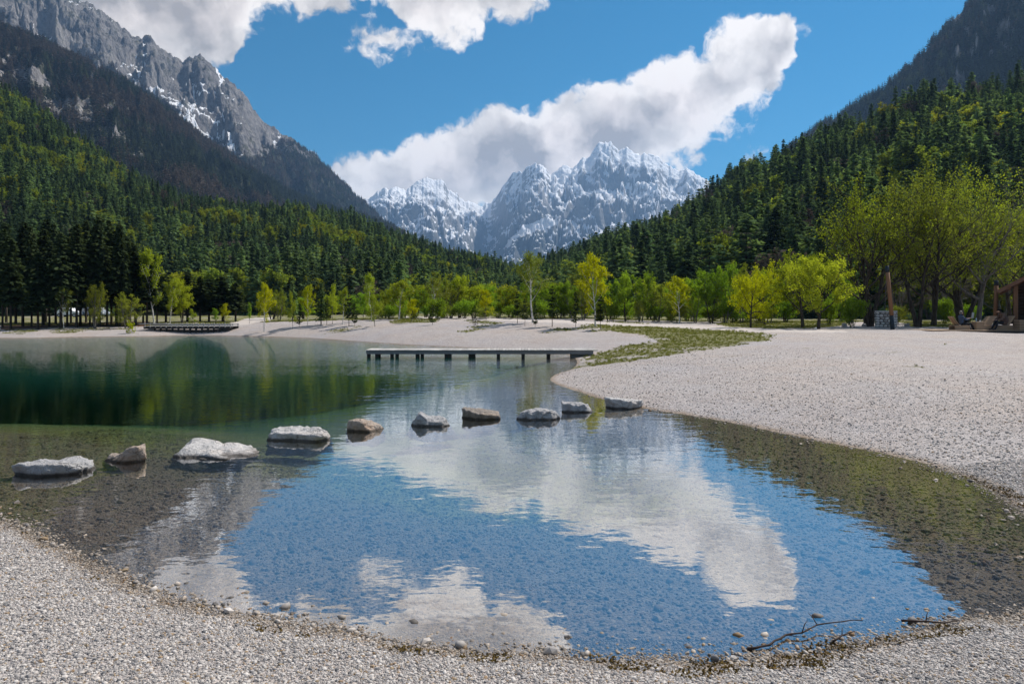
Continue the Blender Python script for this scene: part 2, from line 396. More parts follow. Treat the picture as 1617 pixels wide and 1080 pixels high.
# band of moist, darker brown gravel along the water, brown-olive algae on the bed
wet = g.mr(g.m('ADD', sp.outputs[2], g.m('MULTIPLY', g.m('SUBTRACT', mid, 0.5), 0.05)), 0.035, -0.01, 0, 1, True)
stone = g.mix(wet, stone, g.mix(1.0, stone, (0.60, 0.50, 0.36), 'MULTIPLY'))
alg = g.m('MULTIPLY', g.mr(sp.outputs[2], -0.1, -0.3, 0, 1, True), g.mr(mid, 0.3, 0.6, 0.35, 1))
stone = g.mix(alg, stone, g.mix(g.mr(fine, 0.35, 0.7), (0.19, 0.165, 0.045), (0.40, 0.35, 0.12)))
deepc = g.mr(sp.outputs[2], -0.5, -1.8, 0, 1, True)
stone = g.mix(deepc, stone, g.mix(g.mr(big, 0.4, 0.62), (0.07, 0.11, 0.06), (0.16, 0.20, 0.11)))
sp4 = g.vor(g.vm('ADD', flat, g.vm('SCALE', g.noise(flat, 3.0, 2, .5, out=1), scale=.5)), 1.5); sp4c = spc(g.vor(flat, 1.5, out='Color'))
speck = g.m('MULTIPLY', g.mr(sp4, .16, .06), g.m('MULTIPLY', g.mr(g.noise(flat, .22, 3, .6), .48, .6), g.mr(sp.outputs[2], .3, .7)))
stone = g.mix(g.m('MULTIPLY', speck, .8), stone, (.10, .085, .05))
sand = g.mix(fine, (0.46, 0.42, 0.38), (0.60, 0.565, 0.53))
stone = g.mix(at('path'), stone, sand)
gn_ = g.noise(flat, 5.0, 5, 0.7)
gr = g.mix(g.noise(flat, 0.7, 3, .6), (0.135, 0.150, 0.036), (0.205, 0.205, 0.068))
gr = g.mix(g.mr(g.noise(flat, 24.0, 3, .7), .45, .75), gr, (0.24, 0.215, 0.10))
gm = g.mr(g.m('ADD', at('grass'), g.m('MULTIPLY', g.m('SUBTRACT', gn_, 0.5), 0.9)), 0.30, 0.72, 0, 1)
gm = g.m('MULTIPLY', gm, g.mr(at('grass'), 0.0, 0.08))
base = g.mix(gm, stone, gr)
lit = g.mix(g.noise(flat, 9.0, 4, .7), (0.07, 0.04, 0.022), (0.17, 0.10, 0.06))
lm = g.mr(g.m('ADD', at('litter'), g.m('MULTIPLY', g.m('SUBTRACT', gn_, 0.5), 0.9)), 0.4, 0.6, 0, 1)
base = g.mix(g.m('MULTIPLY', lm, g.mr(at('litter'), 0, .1)), base, lit)
hgt = g.m('ADD', g.m('MULTIPLY', g.m('SUBTRACT', 0.6, v1d), 0.016), g.m('ADD', g.m('MULTIPLY', g.m('SUBTRACT', 0.6, v2d), 0.007), g.m('MULTIPLY', g.m('MULTIPLY', isbig, g.m('SUBTRACT', 0.4, v3d)), 0.06)))
hgt = g.m('ADD', hgt, g.m('MULTIPLY', mid, 0.05))
hgt = g.m('ADD', hgt, g.m('MULTIPLY', gm, g.m('MULTIPLY', g.noise(flat, 30.0, 3, .7), 0.08)))
base = g.mix(1.0, base, (0.94, 0.905, 0.895), 'MULTIPLY')
principled(g, base, 0.85, g.bump(hgt, 1.0, 0.9), 0.25)
MAT_GROUND = g.mat
me = fast_mesh('ground', gv, Fq, [MAT_GROUND], smooth=True)
add_attr(me, 'grass', grass); add_attr(me, 'path', path); add_attr(me, 'litter', litter)
ground = link('ground', me, kind='structure')

# ------------------------------------------------------------------ water: fresnel mirror over clear, green-absorbing water
g = new_mat('lake_water')
pos = g.node('ShaderNodeNewGeometry').outputs['Position']
sp = g.node('ShaderNodeSeparateXYZ'); g.put(sp.inputs[0], pos)
wind = g.mr(g.m('ADD', sp.outputs[1], g.m('MULTIPLY', g.noise(pos, 0.16, 3, .5), 20.0)), 24.0, 48.0, 0, 1, True)   # open water takes the breeze, the bay is sheltered
wpos = g.vm('MULTIPLY', pos, (0.8, 1.15, 1))
r1 = g.noise(wpos, 2.2, 2, 0.5); r2 = g.noise(g.vm('ADD', wpos, (7.3, 2.1, 0)), 6.5, 2, 0.5); r3 = g.noise(wpos, 15.0, 1, 0.5)
h = g.m('ADD', g.m('MULTIPLY', r1, g.mr(wind, 0, 1, 0.0030, 0.021)), g.m('ADD', g.m('MULTIPLY', r2, g.mr(wind, 0, 1, 0.0012, 0.015)), g.m('MULTIPLY', r3, g.mr(wind, 0, 1, 0.0001, 0.005))))
nrm = g.bump(h, 1.0, 1.0)
lw = g.node('ShaderNodeLayerWeight'); lw.inputs['Blend'].default_value = 0.5; g.put(lw.inputs['Normal'], nrm)
fac = g.m('ADD', 0.02, g.m('MULTIPLY', g.m('POWER', lw.outputs['Facing'], 0.85), 0.70))
gl = g.node('ShaderNodeBsdfGlossy'); gl.inputs['Roughness'].default_value = 0.015; g.put(gl.inputs['Normal'], nrm); gl.inputs['Color'].default_value = (1, 1, 1, 1)
tr = g.node('ShaderNodeBsdfTransparent'); tr.inputs['Color'].default_value = (0.97, 0.985, 0.98, 1)
df = g.node('ShaderNodeBsdfDiffuse'); df.inputs[0].default_value = (0.008, 0.062, 0.045, 1)      # silt hanging in the deep water
dpt = g.node('ShaderNodeAttribute', attribute_name='depth').outputs['Fac']
body = g.node('ShaderNodeMixShader'); g.put(body.inputs[0], g.mr(dpt, 0.3, 1.9, 0, 0.75, True)); g.put(body.inputs[1], tr.outputs[0]); g.put(body.inputs[2], df.outputs[0])
mx = g.node('ShaderNodeMixShader'); g.put(mx.inputs[0], fac); g.put(mx.inputs[1], body.outputs[0]); g.put(mx.inputs[2], gl.outputs[0])
g.put(g.out.inputs[0], mx.outputs[0])
va = g.node('ShaderNodeVolumeAbsorption'); va.inputs['Color'].default_value = (0.05, 0.80, 0.68, 1); va.inputs['Density'].default_value = 0.16
g.put(g.out.inputs[1], va.outputs[0])
MAT_WATER = g.mat
# the sheet follows the outline of the lake, widened a little so that the gravel cuts the waterline
ctr = SHR.mean(0)
ext = []
nS = len(SHR)
for i in range(nS):
    t = SHR[(i + 1) % nS] - SHR[i - 1]; n = np.array([t[1], -t[0]]) / (np.hypot(*t) + 1e-9)
    ext.append(SHR[i] + n * 0.0)
bmw = bmesh.new()
x0, x1, y0, y1 = SHR[:, 0].min() - 1, SHR[:, 0].max() + 0.6, SHR[:, 1].min() - 0.6, SHR[:, 1].max() + 1
nx, ny = 90, 70
gx = np.linspace(x0, x1, nx); gy = np.linspace(y0, y1, ny)
XX, YY = np.meshgrid(gx, gy, indexing='ij')
sdw = shore_dist(XX, YY).reshape(nx, ny)
keep = lambda i, j: min(sdw[i, j], sdw[i + 1, j], sdw[i, j + 1], sdw[i + 1, j + 1]) < 0.8
vid = {}
for i in range(nx - 1):
    for j in range(ny - 1):
        if keep(i, j):
            q = []
            for a, b in ((i, j), (i + 1, j), (i + 1, j + 1), (i, j + 1)):
                if (a, b) not in vid: vid[(a, b)] = bmw.verts.new((gx[a], gy[b], 0))
                q.append(vid[(a, b)])
            bmw.faces.new(q)
me = bpy.data.meshes.new('lake'); bmw.to_mesh(me); bmw.free(); me.materials.append(MAT_WATER)
wv_ = np.array([v.co[:2] for v in me.vertices]); add_attr(me, 'depth', np.maximum(0, -ground_z(wv_[:, 0], wv_[:, 1])))
lake = link('lake', me, kind='structure')

# ------------------------------------------------------------------ slopes and mountains
class Slope:
    """A ridge as a height field: for every bearing a foot, a crest (its outline and its distance) and a back side."""
    def __init__(s, px0, px1, cols, rows, sil, dist, foot, zfoot=-3.0, p=1.15, back=0.5, jag=(0, 1)):
        s.px = np.linspace(px0, px1, cols)
        s.yc = interp(dist, s.px); s.yf = interp(foot, s.px)
        sy = interp(sil, s.px) + jag[0] * fbm(s.px / jag[1], s.px * 0 + 0.37, 4, 77)
        s.zc = CAMH + (HY - sy) / F * s.yc
        s.t = np.concatenate([np.linspace(0, 1, rows), 1 + np.linspace(0, back, max(6, rows // 5))[1:]])
        T, PXg = np.meshgrid(s.t, s.px, indexing='ij')
        YC, YF, ZC = s.yc[None, :], s.yf[None, :], s.zc[None, :]
        s.T = T; s.PX = PXg
        s.Y = YF + (YC - YF) * T; s.X = (PXg - CX) / F * s.Y
        gT = np.where(T <= 1, np.maximum(T, 0) ** p, 1 - (T - 1) * 1.5)
        s.Z = zfoot + (ZC - zfoot) * gT
        s.H = ZC - zfoot
    def mesh(s, name, mat, smooth=True, attrs=None):
        V = np.stack([s.X.ravel(), s.Y.ravel(), s.Z.ravel()], 1)
        nr, nc = s.X.shape
        i = (np.arange(nr - 1)[:, None] * nc + np.arange(nc - 1)[None, :]).ravel()
        me = fast_mesh(name, V, np.stack([i, i + 1, i + nc + 1, i + nc], 1), [mat], smooth=smooth)
        for k, v in (attrs or {}).items(): add_attr(me, k, v.ravel())
        return me
    def sample(s, n, rng, tlo=0.02, thi=1.05):
        """random points spread evenly over the ground of the slope"""
        px = rng.uniform(s.px[0], s.px[-1], n * 3); t = rng.uniform(tlo, thi, n * 3)
        yc = np.interp(px, s.px, s.yc); yf = np.interp(px, s.px, s.yf); y = yf + (yc - yf) * t
        w = y * (yc - yf); keep = rng.uniform(0, w.max(), n * 3) < w
        px, t = px[keep][:n], t[keep][:n]
        return px, t, s.at(px, t)
    def at(s, px, t, A=None):
        fi = np.interp(t, s.t, np.arange(len(s.t))); fj = np.interp(px, s.px, np.arange(len(s.px)))
        i = np.clip(fi.astype(int), 0, len(s.t) - 2); j = np.clip(fj.astype(int), 0, len(s.px) - 2); a = fi - i; b = fj - j
        def bl(Q): return Q[i, j] * (1 - a) * (1 - b) + Q[i + 1, j] * a * (1 - b) + Q[i, j + 1] * (1 - a) * b + Q[i + 1, j + 1] * a * b
        if A is not None: return bl(A)
        return np.stack([bl(s.X), bl(s.Y), bl(s.Z)], 1)

# ---- snow-covered peaks at the head of the valley
SNOW_SIL = [(480, 360), (540, 335), (575, 316), (600, 300), (622, 295), (642, 300), (655, 288), (678, 276), (700, 284), (714, 302), (735, 312), (762, 324), (776, 318), (788, 300), (800, 283), (820, 268), (846, 258), (860, 264), (871, 272), (885, 262), (905, 260), (928, 246), (943, 226), (955, 224), (964, 228), (976, 237), (990, 234), (1010, 244), (1030, 240), (1050, 255), (1070, 266), (1095, 268), (1112, 281), (1150, 300), (1220, 330)]
S = Slope(470, 1220, 760, 300, SNOW_SIL, [(470, 6200), (620, 6000), (770, 6800), (850, 6000), (955, 6300), (1220, 6600)], [(470, 3300), (770, 3500), (1220, 3300)], zfoot=60, p=1.25, jag=(5, 14))
env = np.clip(S.T * 1.8, 0, 1) * np.clip((1.0 - S.T) * 5 + 0.04, 0.04, 1)
fl = ridged(S.PX / 62 + 0.35 * fbm(S.PX / 60, S.T * 3, 3, 4), S.T * 1.5, 5, 3, 0.55)
f2 = ridged(S.X / 420, S.Y / 420 + S.Z / 500, 6, 13, 0.56)
S.Z = S.Z + env * S.H * (0.17 * np.minimum(fl - 1.45, 0.05) + 0.10 * np.minimum(f2 - 1.45, 0.1))
S.Z = S.Z + np.clip(env, 0, .7) * 42 * (ridged(S.X / 150 + S.Z / 400, S.Y / 150 + S.Z / 160, 5, 57, .6) - 1.0)
S.Z = S.Z + 9 * fbm(S.X / 55, S.Y / 55 + S.Z / 70, 4, 31, .6) * np.clip(S.T * 2, 0, 1)
# stepped rock bands
bandn = fbm(S.X / 500, S.Y / 500, 3, 8) * 60
S.Y = S.Y - env * 14 * np.sin((S.Z + bandn) / 62.0)
g = new_mat('snow_and_rock')
geo = g.node('ShaderNodeNewGeometry'); pos = geo.outputs['Position']
sp = g.node('ShaderNodeSeparateXYZ'); g.put(sp.inputs[0], pos); sn = g.node('ShaderNodeSeparateXYZ'); g.put(sn.inputs[0], geo.outputs['Normal'])
na_ = g.noise(pos, 0.012, 6, 0.65); nb_ = g.noise(pos, 0.045, 5, 0.65); nc_ = g.noise(g.vm('MULTIPLY', pos, (1, 1, .35)), 0.004, 5, 0.6)
rock = g.mix(nb_, (0.15, 0.155, 0.165), (0.40, 0.39, 0.385))
rock = g.mix(g.mr(na_, .4, .65), rock, (0.16, 0.165, 0.175))
low = g.mix(g.mr(na_, .4, .6), (0.035, 0.05, 0.045), (0.10, 0.10, 0.095))
rock = g.mix(g.mr(g.m('ADD', sp.outputs[2], g.m('MULTIPLY', g.m('SUBTRACT', nc_, .5), 500.0)), 700.0, 480.0, 0, 0.85), rock, low)
cover = g.m('ADD', g.m('ADD', g.m('MULTIPLY', g.m('SUBTRACT', sn.outputs[2], .33), 1.7), g.m('MULTIPLY', g.m('SUBTRACT', na_, 0.5), 0.9)), g.m('ADD', g.m('MULTIPLY', g.m('SUBTRACT', nb_, 0.5), 0.55), g.mr(sp.outputs[2], 200.0, 1100.0, -0.14, 0.50)))
# a snowfield lying in the bowl below the main face
bx, by = wx(842, 4850), 4850
dx_ = g.m('DIVIDE', g.m('SUBTRACT', sp.outputs[0], bx), 230.0); dz_ = g.m('DIVIDE', g.m('SUBTRACT', sp.outputs[2], g.m('ADD', 585.0, g.m('MULTIPLY', dx_, 100.0))), 52.0)
bowl = g.mr(g.m('ADD', g.m('ADD', g.m('MULTIPLY', dx_, dx_), g.m('MULTIPLY', dz_, dz_)), g.m('MULTIPLY', g.m('SUBTRACT', na_, .5), 2.4)), 1.0, 0.8, 0, 1.0)
sm = g.m('MAXIMUM', g.mr(cover, 0.50, 0.74), bowl)
cc = g.mix(sm, rock, (0.80, 0.82, 0.86))
principled(g, cc, 0.8, g.bump(nb_, 20.0, 0.8), 0.2)
link('mountain', S.mesh('mountain', g.mat), kind='structure')

# ---- limestone mountain on the left: bare crest, forest below
LSIL = [(-330, -260), (-150, -150), (0, -75), (60, -38), (110, -8), (135, 2), (165, 22), (185, 38), (205, 52), (222, 62), (231, 55), (238, 56), (247, 72), (265, 84), (288, 97), (300, 90), (312, 88), (324, 92), (345, 112), (365, 130), (385, 150), (400, 172), (413, 192), (440, 206), (470, 225), (500, 247), (520, 268), (550, 296), (580, 325), (610, 352), (640, 377), (680, 400), (760, 432)]
M1 = Slope(-330, 760, 640, 260, LSIL, [(-330, 1900), (200, 2300), (420, 2500), (760, 3000)], [(-330, 800), (300, 950), (760, 1500)], zfoot=0, p=1.12, jag=(2.2, 9))
env = np.clip(M1.T * 2, 0, 1) * np.clip((1.0 - M1.T) * 8 + 0.06, 0.06, 1)
fl = ridged(M1.PX / 85 + 0.5 * fbm(M1.PX / 80, M1.T * 3, 3, 6) + M1.T * 1.2, M1.T * 1.0, 5, 19, 0.5)
f2 = ridged(M1.X / 190, M1.Y / 190 + M1.Z / 210, 6, 23, 0.58)
hi = sstep(0.5, 0.75, M1.T)
M1.Z = M1.Z + env * M1.H * (0.085 * np.minimum(fl - 1.3, .1) + (0.014 + 0.034 * hi) * np.minimum(f2 - 1.3, .15))
M1.Z = M1.Z + (2 + 8 * hi) * fbm(M1.X / 22, M1.Y / 26 + M1.Z / 30, 4, 37, .6)
# tree line in the photograph runs from upper left down to where the forest reaches the crest
tl = interp([(-330, 20), (0, 38), (60, 60), (110, 80), (170, 112), (240, 150), (300, 195), (350, 232), (400, 252), (430, 240), (450, 225), (480, 235), (520, 255), (760, 300)], M1.PX)
PYm = HY - F * (M1.Z - CAMH) / M1.Y
tln = PYm - tl + 22 * fbm(M1.X / 120, M1.Y / 120 + M1.Z / 90, 4, 51)
M1.forest = sstep(-6, 10, tln)
rocky = fbm(M1.X / 230 + M1.Z / 200, M1.Z / 130, 4, 61)
M1.forest = np.clip(M1.forest * (1 - 0.9 * sstep(0.42, 0.6, rocky)), 0, 1)
def rock_mat(name, lightness, snow):
    g = new_mat(name)
    geo = g.node('ShaderNodeNewGeometry'); pos = geo.outputs['Position']
    sp = g.node('ShaderNodeSeparateXYZ'); g.put(sp.inputs[0], pos); sn = g.node('ShaderNodeSeparateXYZ'); g.put(sn.inputs[0], geo.outputs['Normal'])
    st = g.vm('MULTIPLY', pos, (1, 1, .45))
    a = g.noise(st, 0.02, 6, .68); b = g.noise(st, 0.09, 5, .65); c = g.noise(pos, 0.006, 4, .6)
    L = lightness
    rock = g.ramp(g.m('ADD', g.m('MULTIPLY', a, .6), g.m('MULTIPLY', b, .4)), [(0.30, (0.045 * L, 0.043 * L, 0.047 * L)), (0.46, (0.20 * L, 0.19 * L, 0.19 * L)), (0.58, (0.34 * L, 0.32 * L, 0.31 * L)), (0.72, (0.47 * L, 0.45 * L, 0.43 * L))])
    sv = g.node('ShaderNodeVectorRotate', rotation_type='EULER_XYZ'); g.put(sv.inputs['Vector'], pos); sv.inputs['Rotation'].default_value = (.25, .45, 0)
    strat = g.noise(g.vm('MULTIPLY', sv.outputs[0], (.18, .18, 1.6)), 0.02, 4, .6)
    rock = g.mix(g.mr(strat, .52, .60, 0, .55), rock, g.mix(1.0, rock, (.42, .41, .42), 'MULTIPLY'))
    scr = g.mix(b, (0.028, 0.036, 0.022), (0.075, 0.072, 0.045))
    rock = g.mix(g.mr(g.m('ADD', a, g.m('MULTIPLY', sn.outputs[2], .25)), .68, .78, 0, 0.8), rock, scr)
    fo = g.node('ShaderNodeAttribute', attribute_name='forest').outputs['Fac']
    cc = g.mix(g.mr(g.m('ADD', fo, g.m('MULTIPLY', g.m('SUBTRACT', b, .5), .6)), .4, .6), rock, scr)
    if snow:
        cov = g.m('ADD', g.m('ADD', g.m('MULTIPLY', g.m('SUBTRACT', c, .5), 1.5), g.m('MULTIPLY', g.m('SUBTRACT', a, .5), 1.6)), g.m('MULTIPLY', sn.outputs[2], 1.1))
        gul = g.node('ShaderNodeAttribute', attribute_name='gully').outputs['Fac']
        sm = g.m('MULTIPLY', g.mr(g.m('ADD', cov, g.m('MULTIPLY', gul, 0.55)), 1.20, 1.28), g.mr(fo, 0.5, 0.1))
        cc = g.mix(sm, cc, (0.80, 0.82, 0.86))
    principled(g, cc, 0.9, g.bump(g.m('ADD', a, g.m('MULTIPLY', b, .5)), 22.0, 1.0), 0.15)
    return g.mat
gully = sstep(1.15, 0.75, fl) * sstep(0.35, 0.6, M1.T)
link('mountain', M1.mesh('mountain', rock_mat('limestone', 0.74, True), attrs={'forest': M1.forest, 'gully': gully}), kind='structure')

# ---- brown wooded spur in front of it
SSIL = [(-330, -60), (-100, 10), (0, 45), (60, 66), (110, 88), (180, 122), (225, 150), (270, 180), (322, 220), (363, 248), (415, 280), (460, 308), (520, 330), (600, 352), (700, 395)]
M2 = Slope(-330, 640, 360, 140, SSIL, [(-330, 1000), (200, 1250), (640, 1700)], [(-330, 380), (300, 470), (640, 800)], zfoot=0, p=1.1, jag=(1.5, 12))
env = np.clip(M2.T * 2, 0, 1) * np.clip((1.0 - M2.T) * 6 + 0.1, 0.1, 1)
fl = ridged(M2.PX / 70 + 0.5 * fbm(M2.PX / 60, M2.T * 3, 3, 16) + M2.T, M2.T * 1.0, 5, 29, 0.5)
M2.Z = M2.Z + env * M2.H * 0.06 * (fl - .9) + env * 8 * fbm(M2.X / 30, M2.Y / 30 + M2.Z / 30, 4, 71, .6)
PYm = HY - F * (M2.Z - CAMH) / M2.Y
rk = fbm(M2.PX / 40, PYm / 26, 4, 81)
rb = interp([(-330, 60), (0, 130), (60, 150), (130, 180), (180, 215), (300, 300)], M2.PX)     # band of pale cliffs
M2.forest = 1 - 0.95 * sstep(0.0, 0.22, rk + 0.24 - np.abs(PYm - rb) / 95 - np.clip((M2.PX - 150) / 120, 0, 5) + .12)
link('hill', M2.mesh('hill', rock_mat('pale_cliff', 1.0, False), attrs={'forest': M2.forest}), kind='structure')

# ---- steep wooded slope behind on the right
RSIL = [(1150, 330), (1240, 240), (1300, 198), (1350, 170), (1400, 138), (1450, 96), (1490, 50), (1525, 12), (1560, -20), (1617, -60), (1750, -130), (1950, -220)]
M3 = Slope(1150, 1950, 330, 150, RSIL, [(1150, 1500), (1400, 1150), (1950, 950)], [(1150, 700), (1950, 420)], zfoot=0, p=1.1, jag=(1.5, 12))
env = np.clip(M3.T * 2, 0, 1) * np.clip((1.0 - M3.T) * 6 + 0.1, 0.1, 1)
fl = ridged(M3.PX / 80 + 0.5 * fbm(M3.PX / 60, M3.T * 3, 3, 36) - M3.T, M3.T * 1.0, 5, 39, 0.5)
M3.Z = M3.Z + env * M3.H * 0.07 * (fl - .9) + env * 9 * fbm(M3.X / 30, M3.Y / 30 + M3.Z / 30, 4, 91, .6)
PYm = HY - F * (M3.Z - CAMH) / M3.Y
rk = fbm(M3.PX / 34, PYm / 30, 4, 101)
M3.forest = 1 - 0.95 * sstep(0.05, 0.25, rk + 0.02 - np.hypot((M3.PX - 1540) / 110, (PYm - 75) / 60) * .35)
link('hill', M3.mesh('hill', rock_mat('pale_cliff_far', 1.0, False), attrs={'forest': M3.forest}), kind='structure')

# ---- the two near wooded hills
g = new_mat('forest_floor')
pos = g.node('ShaderNodeNewGeometry').outputs['Position']
principled(g, g.mix(g.noise(pos, 0.15, 5, .7), (0.030, 0.032, 0.014), (0.075, 0.065, 0.035)), 0.95, g.bump(g.noise(pos, 0.5, 4, .7), 1.0, .6), 0.1)
MAT_FLOOR = g.mat
HSIL = [(-330, -40), (-150, 60), (0, 150), (60, 190), (130, 240), (200, 292), (280, 330), (400, 343), (470, 347), (560, 366), (620, 388), (700, 412), (770, 425), (830, 445), (900, 470)]
H1 = Slope(-330, 900, 200, 70, HSIL, [(-330, 420), (0, 430), (280, 420), (600, 430), (900, 520)], [(-330, 118), (250, 122), (600, 125), (900, 200)], zfoot=-2, p=1.12, jag=(0, 1))
H1.Z = H1.Z + np.clip(H1.T * 2, 0, 1) * np.clip((1.0 - H1.T) * 5 + .1, .1, 1) * 7 * fbm(H1.X / 60, H1.Y / 60, 3, 111)
link('hill', H1.mesh('hill', MAT_FLOOR), kind='structure')
ASIL = [(780, 468), (840, 445), (900, 425), (960, 403), (1010, 385), (1060, 372), (1095, 345), (1130, 325), (1170, 298), (1240, 270), (1280, 252), (1330, 232), (1380, 222), (1430, 190), (1480, 182), (1560, 170), (1617, 160), (1750, 130), (1950, 90)]
H2 = Slope(780, 1950, 200, 70, ASIL, [(780, 480), (900, 430), (1100, 330), (1400, 270), (1617, 250), (1950, 240)], [(780, 180), (1000, 105), (1300, 82), (1617, 78), (1950, 78)], zfoot=-2, p=1.1, jag=(0, 1))
H2.Z = H2.Z + np.clip(H2.T * 2, 0, 1) * np.clip((1.0 - H2.T) * 5 + .1, .1, 1) * 6 * fbm(H2.X / 50, H2.Y / 50, 3, 121)
link('hill', H2.mesh('hill', MAT_FLOOR), kind='structure')

# ------------------------------------------------------------------ tree materials
def leaf_mat(name, c1, c2, trans=0.45, tcol=None, var=0.25):
    g = new_mat(name)
    oi = g.node('ShaderNodeObjectInfo'); rnd = oi.outputs['Random']
    isl = g.node('ShaderNodeNewGeometry').outputs['Random Per Island']
    c = g.mix(g.m('ADD', g.m('MULTIPLY', isl, .55), g.m('MULTIPLY', rnd, .45)), c1, c2)
    hv = g.node('ShaderNodeHueSaturation'); g.put(hv.inputs['Color'], c)
    g.put(hv.inputs['Value'], g.mr(g.m('FRACT', g.m('MULTIPLY', rnd, 7.13)), 0, 1, 1 - var, 1 + var))
    g.put(hv.inputs['Hue'], g.mr(g.m('FRACT', g.m('MULTIPLY', rnd, 3.71)), 0, 1, 0.492, 0.510))
    d = g.node('ShaderNodeBsdfDiffuse'); g.put(d.inputs[0], hv.outputs[0])
    t = g.node('ShaderNodeBsdfTranslucent'); g.put(t.inputs[0], g.mix(1.0, hv.outputs[0], tcol or (1.35, 1.3, 0.7), 'MULTIPLY'))
    mx = g.node('ShaderNodeMixShader'); mx.inputs[0].default_value = trans; g.put(mx.inputs[1], d.outputs[0]); g.put(mx.inputs[2], t.outputs[0])
    g.put(g.out.inputs[0], mx.outputs[0]); return g.mat
def bark_mat(name, c1, c2, scale=6.0, birch=False):
    g = new_mat(name)
    p = g.node('ShaderNodeNewGeometry').outputs['Position']
    st = g.vm('MULTIPLY', p, (1, 1, 0.25 if not birch else 3.0))
    n = g.noise(st, scale, 5, .7)
    principled(g, g.mix(g.mr(n, .38, .62) if not birch else g.mr(n, .54, .62), c1, c2), 0.9, g.bump(n, 0.05, .7), 0.15); return g.mat
M_SPR = leaf_mat('spruce_needles', (0.042, 0.072, 0.042), (0.105, 0.155, 0.075), 0.38, (1.2, 1.25, .8))
M_FSP = leaf_mat('far_spruce_needles', (0.030, 0.043, 0.036), (0.062, 0.080, 0.062), 0.3, (1.1, 1.1, .9))
M_FLA = leaf_mat('far_larch_needles', (0.062, 0.085, 0.052), (0.105, 0.125, 0.072), 0.35, (1.1, 1.15, .8))
M_FIR = leaf_mat('dark_spruce_needles', (0.027, 0.044, 0.024), (0.064, 0.086, 0.036), 0.28, (1.2, 1.2, .8))
M_LAR = leaf_mat('larch_needles', (0.095, 0.160, 0.075), (0.175, 0.240, 0.100), 0.40, (1.2, 1.25, .7))
M_PIN = leaf_mat('pine_needles', (0.030, 0.048, 0.020), (0.060, 0.080, 0.028), 0.3)
M_SPG = leaf_mat('spring_leaves', (0.20, 0.25, 0.024), (0.34, 0.37, 0.034), 0.5, (1.2, 1.3, .6))
M_HIL = leaf_mat('hill_beech_leaves', (0.130, 0.172, 0.028), (0.245, 0.275, 0.046), 0.45, (1.2, 1.3, .6))
M_HIY = leaf_mat('hill_yellow_leaves', (0.19, 0.205, 0.02), (0.31, 0.315, 0.034), 0.45, (1.2, 1.25, .6))
M_YEL = leaf_mat('yellow_spring_leaves', (0.31, 0.335, 0.010), (0.46, 0.475, 0.014), 0.5, (1.2, 1.22, .6), .08)
M_GRN = leaf_mat('fresh_green_leaves', (0.145, 0.23, 0.024), (0.26, 0.345, 0.036), 0.5, (1.15, 1.3, .6))
M_OLV = leaf_mat('olive_leaves', (0.150, 0.180, 0.030), (0.255, 0.270, 0.044), 0.45, (1.2, 1.3, .6))
M_BRN = leaf_mat('bare_brown_twigs', (0.092, 0.076, 0.064), (0.165, 0.132, 0.102), 0.2, (1, 1, 1))
M_BARK = bark_mat('bark', (0.030, 0.024, 0.019), (0.085, 0.070, 0.056))
M_GBARK = bark_mat('grey_bark', (0.10, 0.09, 0.08), (0.20, 0.185, 0.165))
M_BIRCH = bark_mat('birch_bark', (0.66, 0.63, 0.58), (0.06, 0.05, 0.045), 3.0, True)

def tube_arrays(paths, sides=5):
    """paths: list of (points Nx3, radii N) -> verts, quads"""
    V, Q = [], []; off = 0
    ang = np.arange(sides) * 2 * np.pi / sides; ca, sa = np.cos(ang), np.sin(ang)
    for P, R in paths:
        P = np.asarray(P, float); n = len(P)
        T = np.gradient(P, axis=0); T /= np.linalg.norm(T, axis=1)[:, None] + 1e-9
        ref = np.where(np.abs(T[:, 2:3]) < 0.9, [[0, 0, 1.0]], [[1.0, 0, 0]])
        A = np.cross(T, ref); A /= np.linalg.norm(A, axis=1)[:, None] + 1e-9; B = np.cross(T, A)
        ring = P[:, None, :] + (A[:, None, :] * ca[None, :, None] + B[:, None, :] * sa[None, :, None]) * np.asarray(R)[:, None, None]
        V.append(ring.reshape(-1, 3))
        i = np.arange(n - 1)[:, None] * sides + np.arange(sides)[None, :]; j = np.arange(n - 1)[:, None] * sides + (np.arange(sides)[None, :] + 1) % sides
        Q.append(off + np.stack([i, j, j + sides, i + sides], 2).reshape(-1, 4)); off += n * sides
    return np.vstack(V), np.vstack(Q)
def tris_to_quads(Vt):                           # Vt: N,3,3 triangles
    n = len(Vt); return Vt.reshape(-1, 3), np.arange(n * 3).reshape(n, 3)

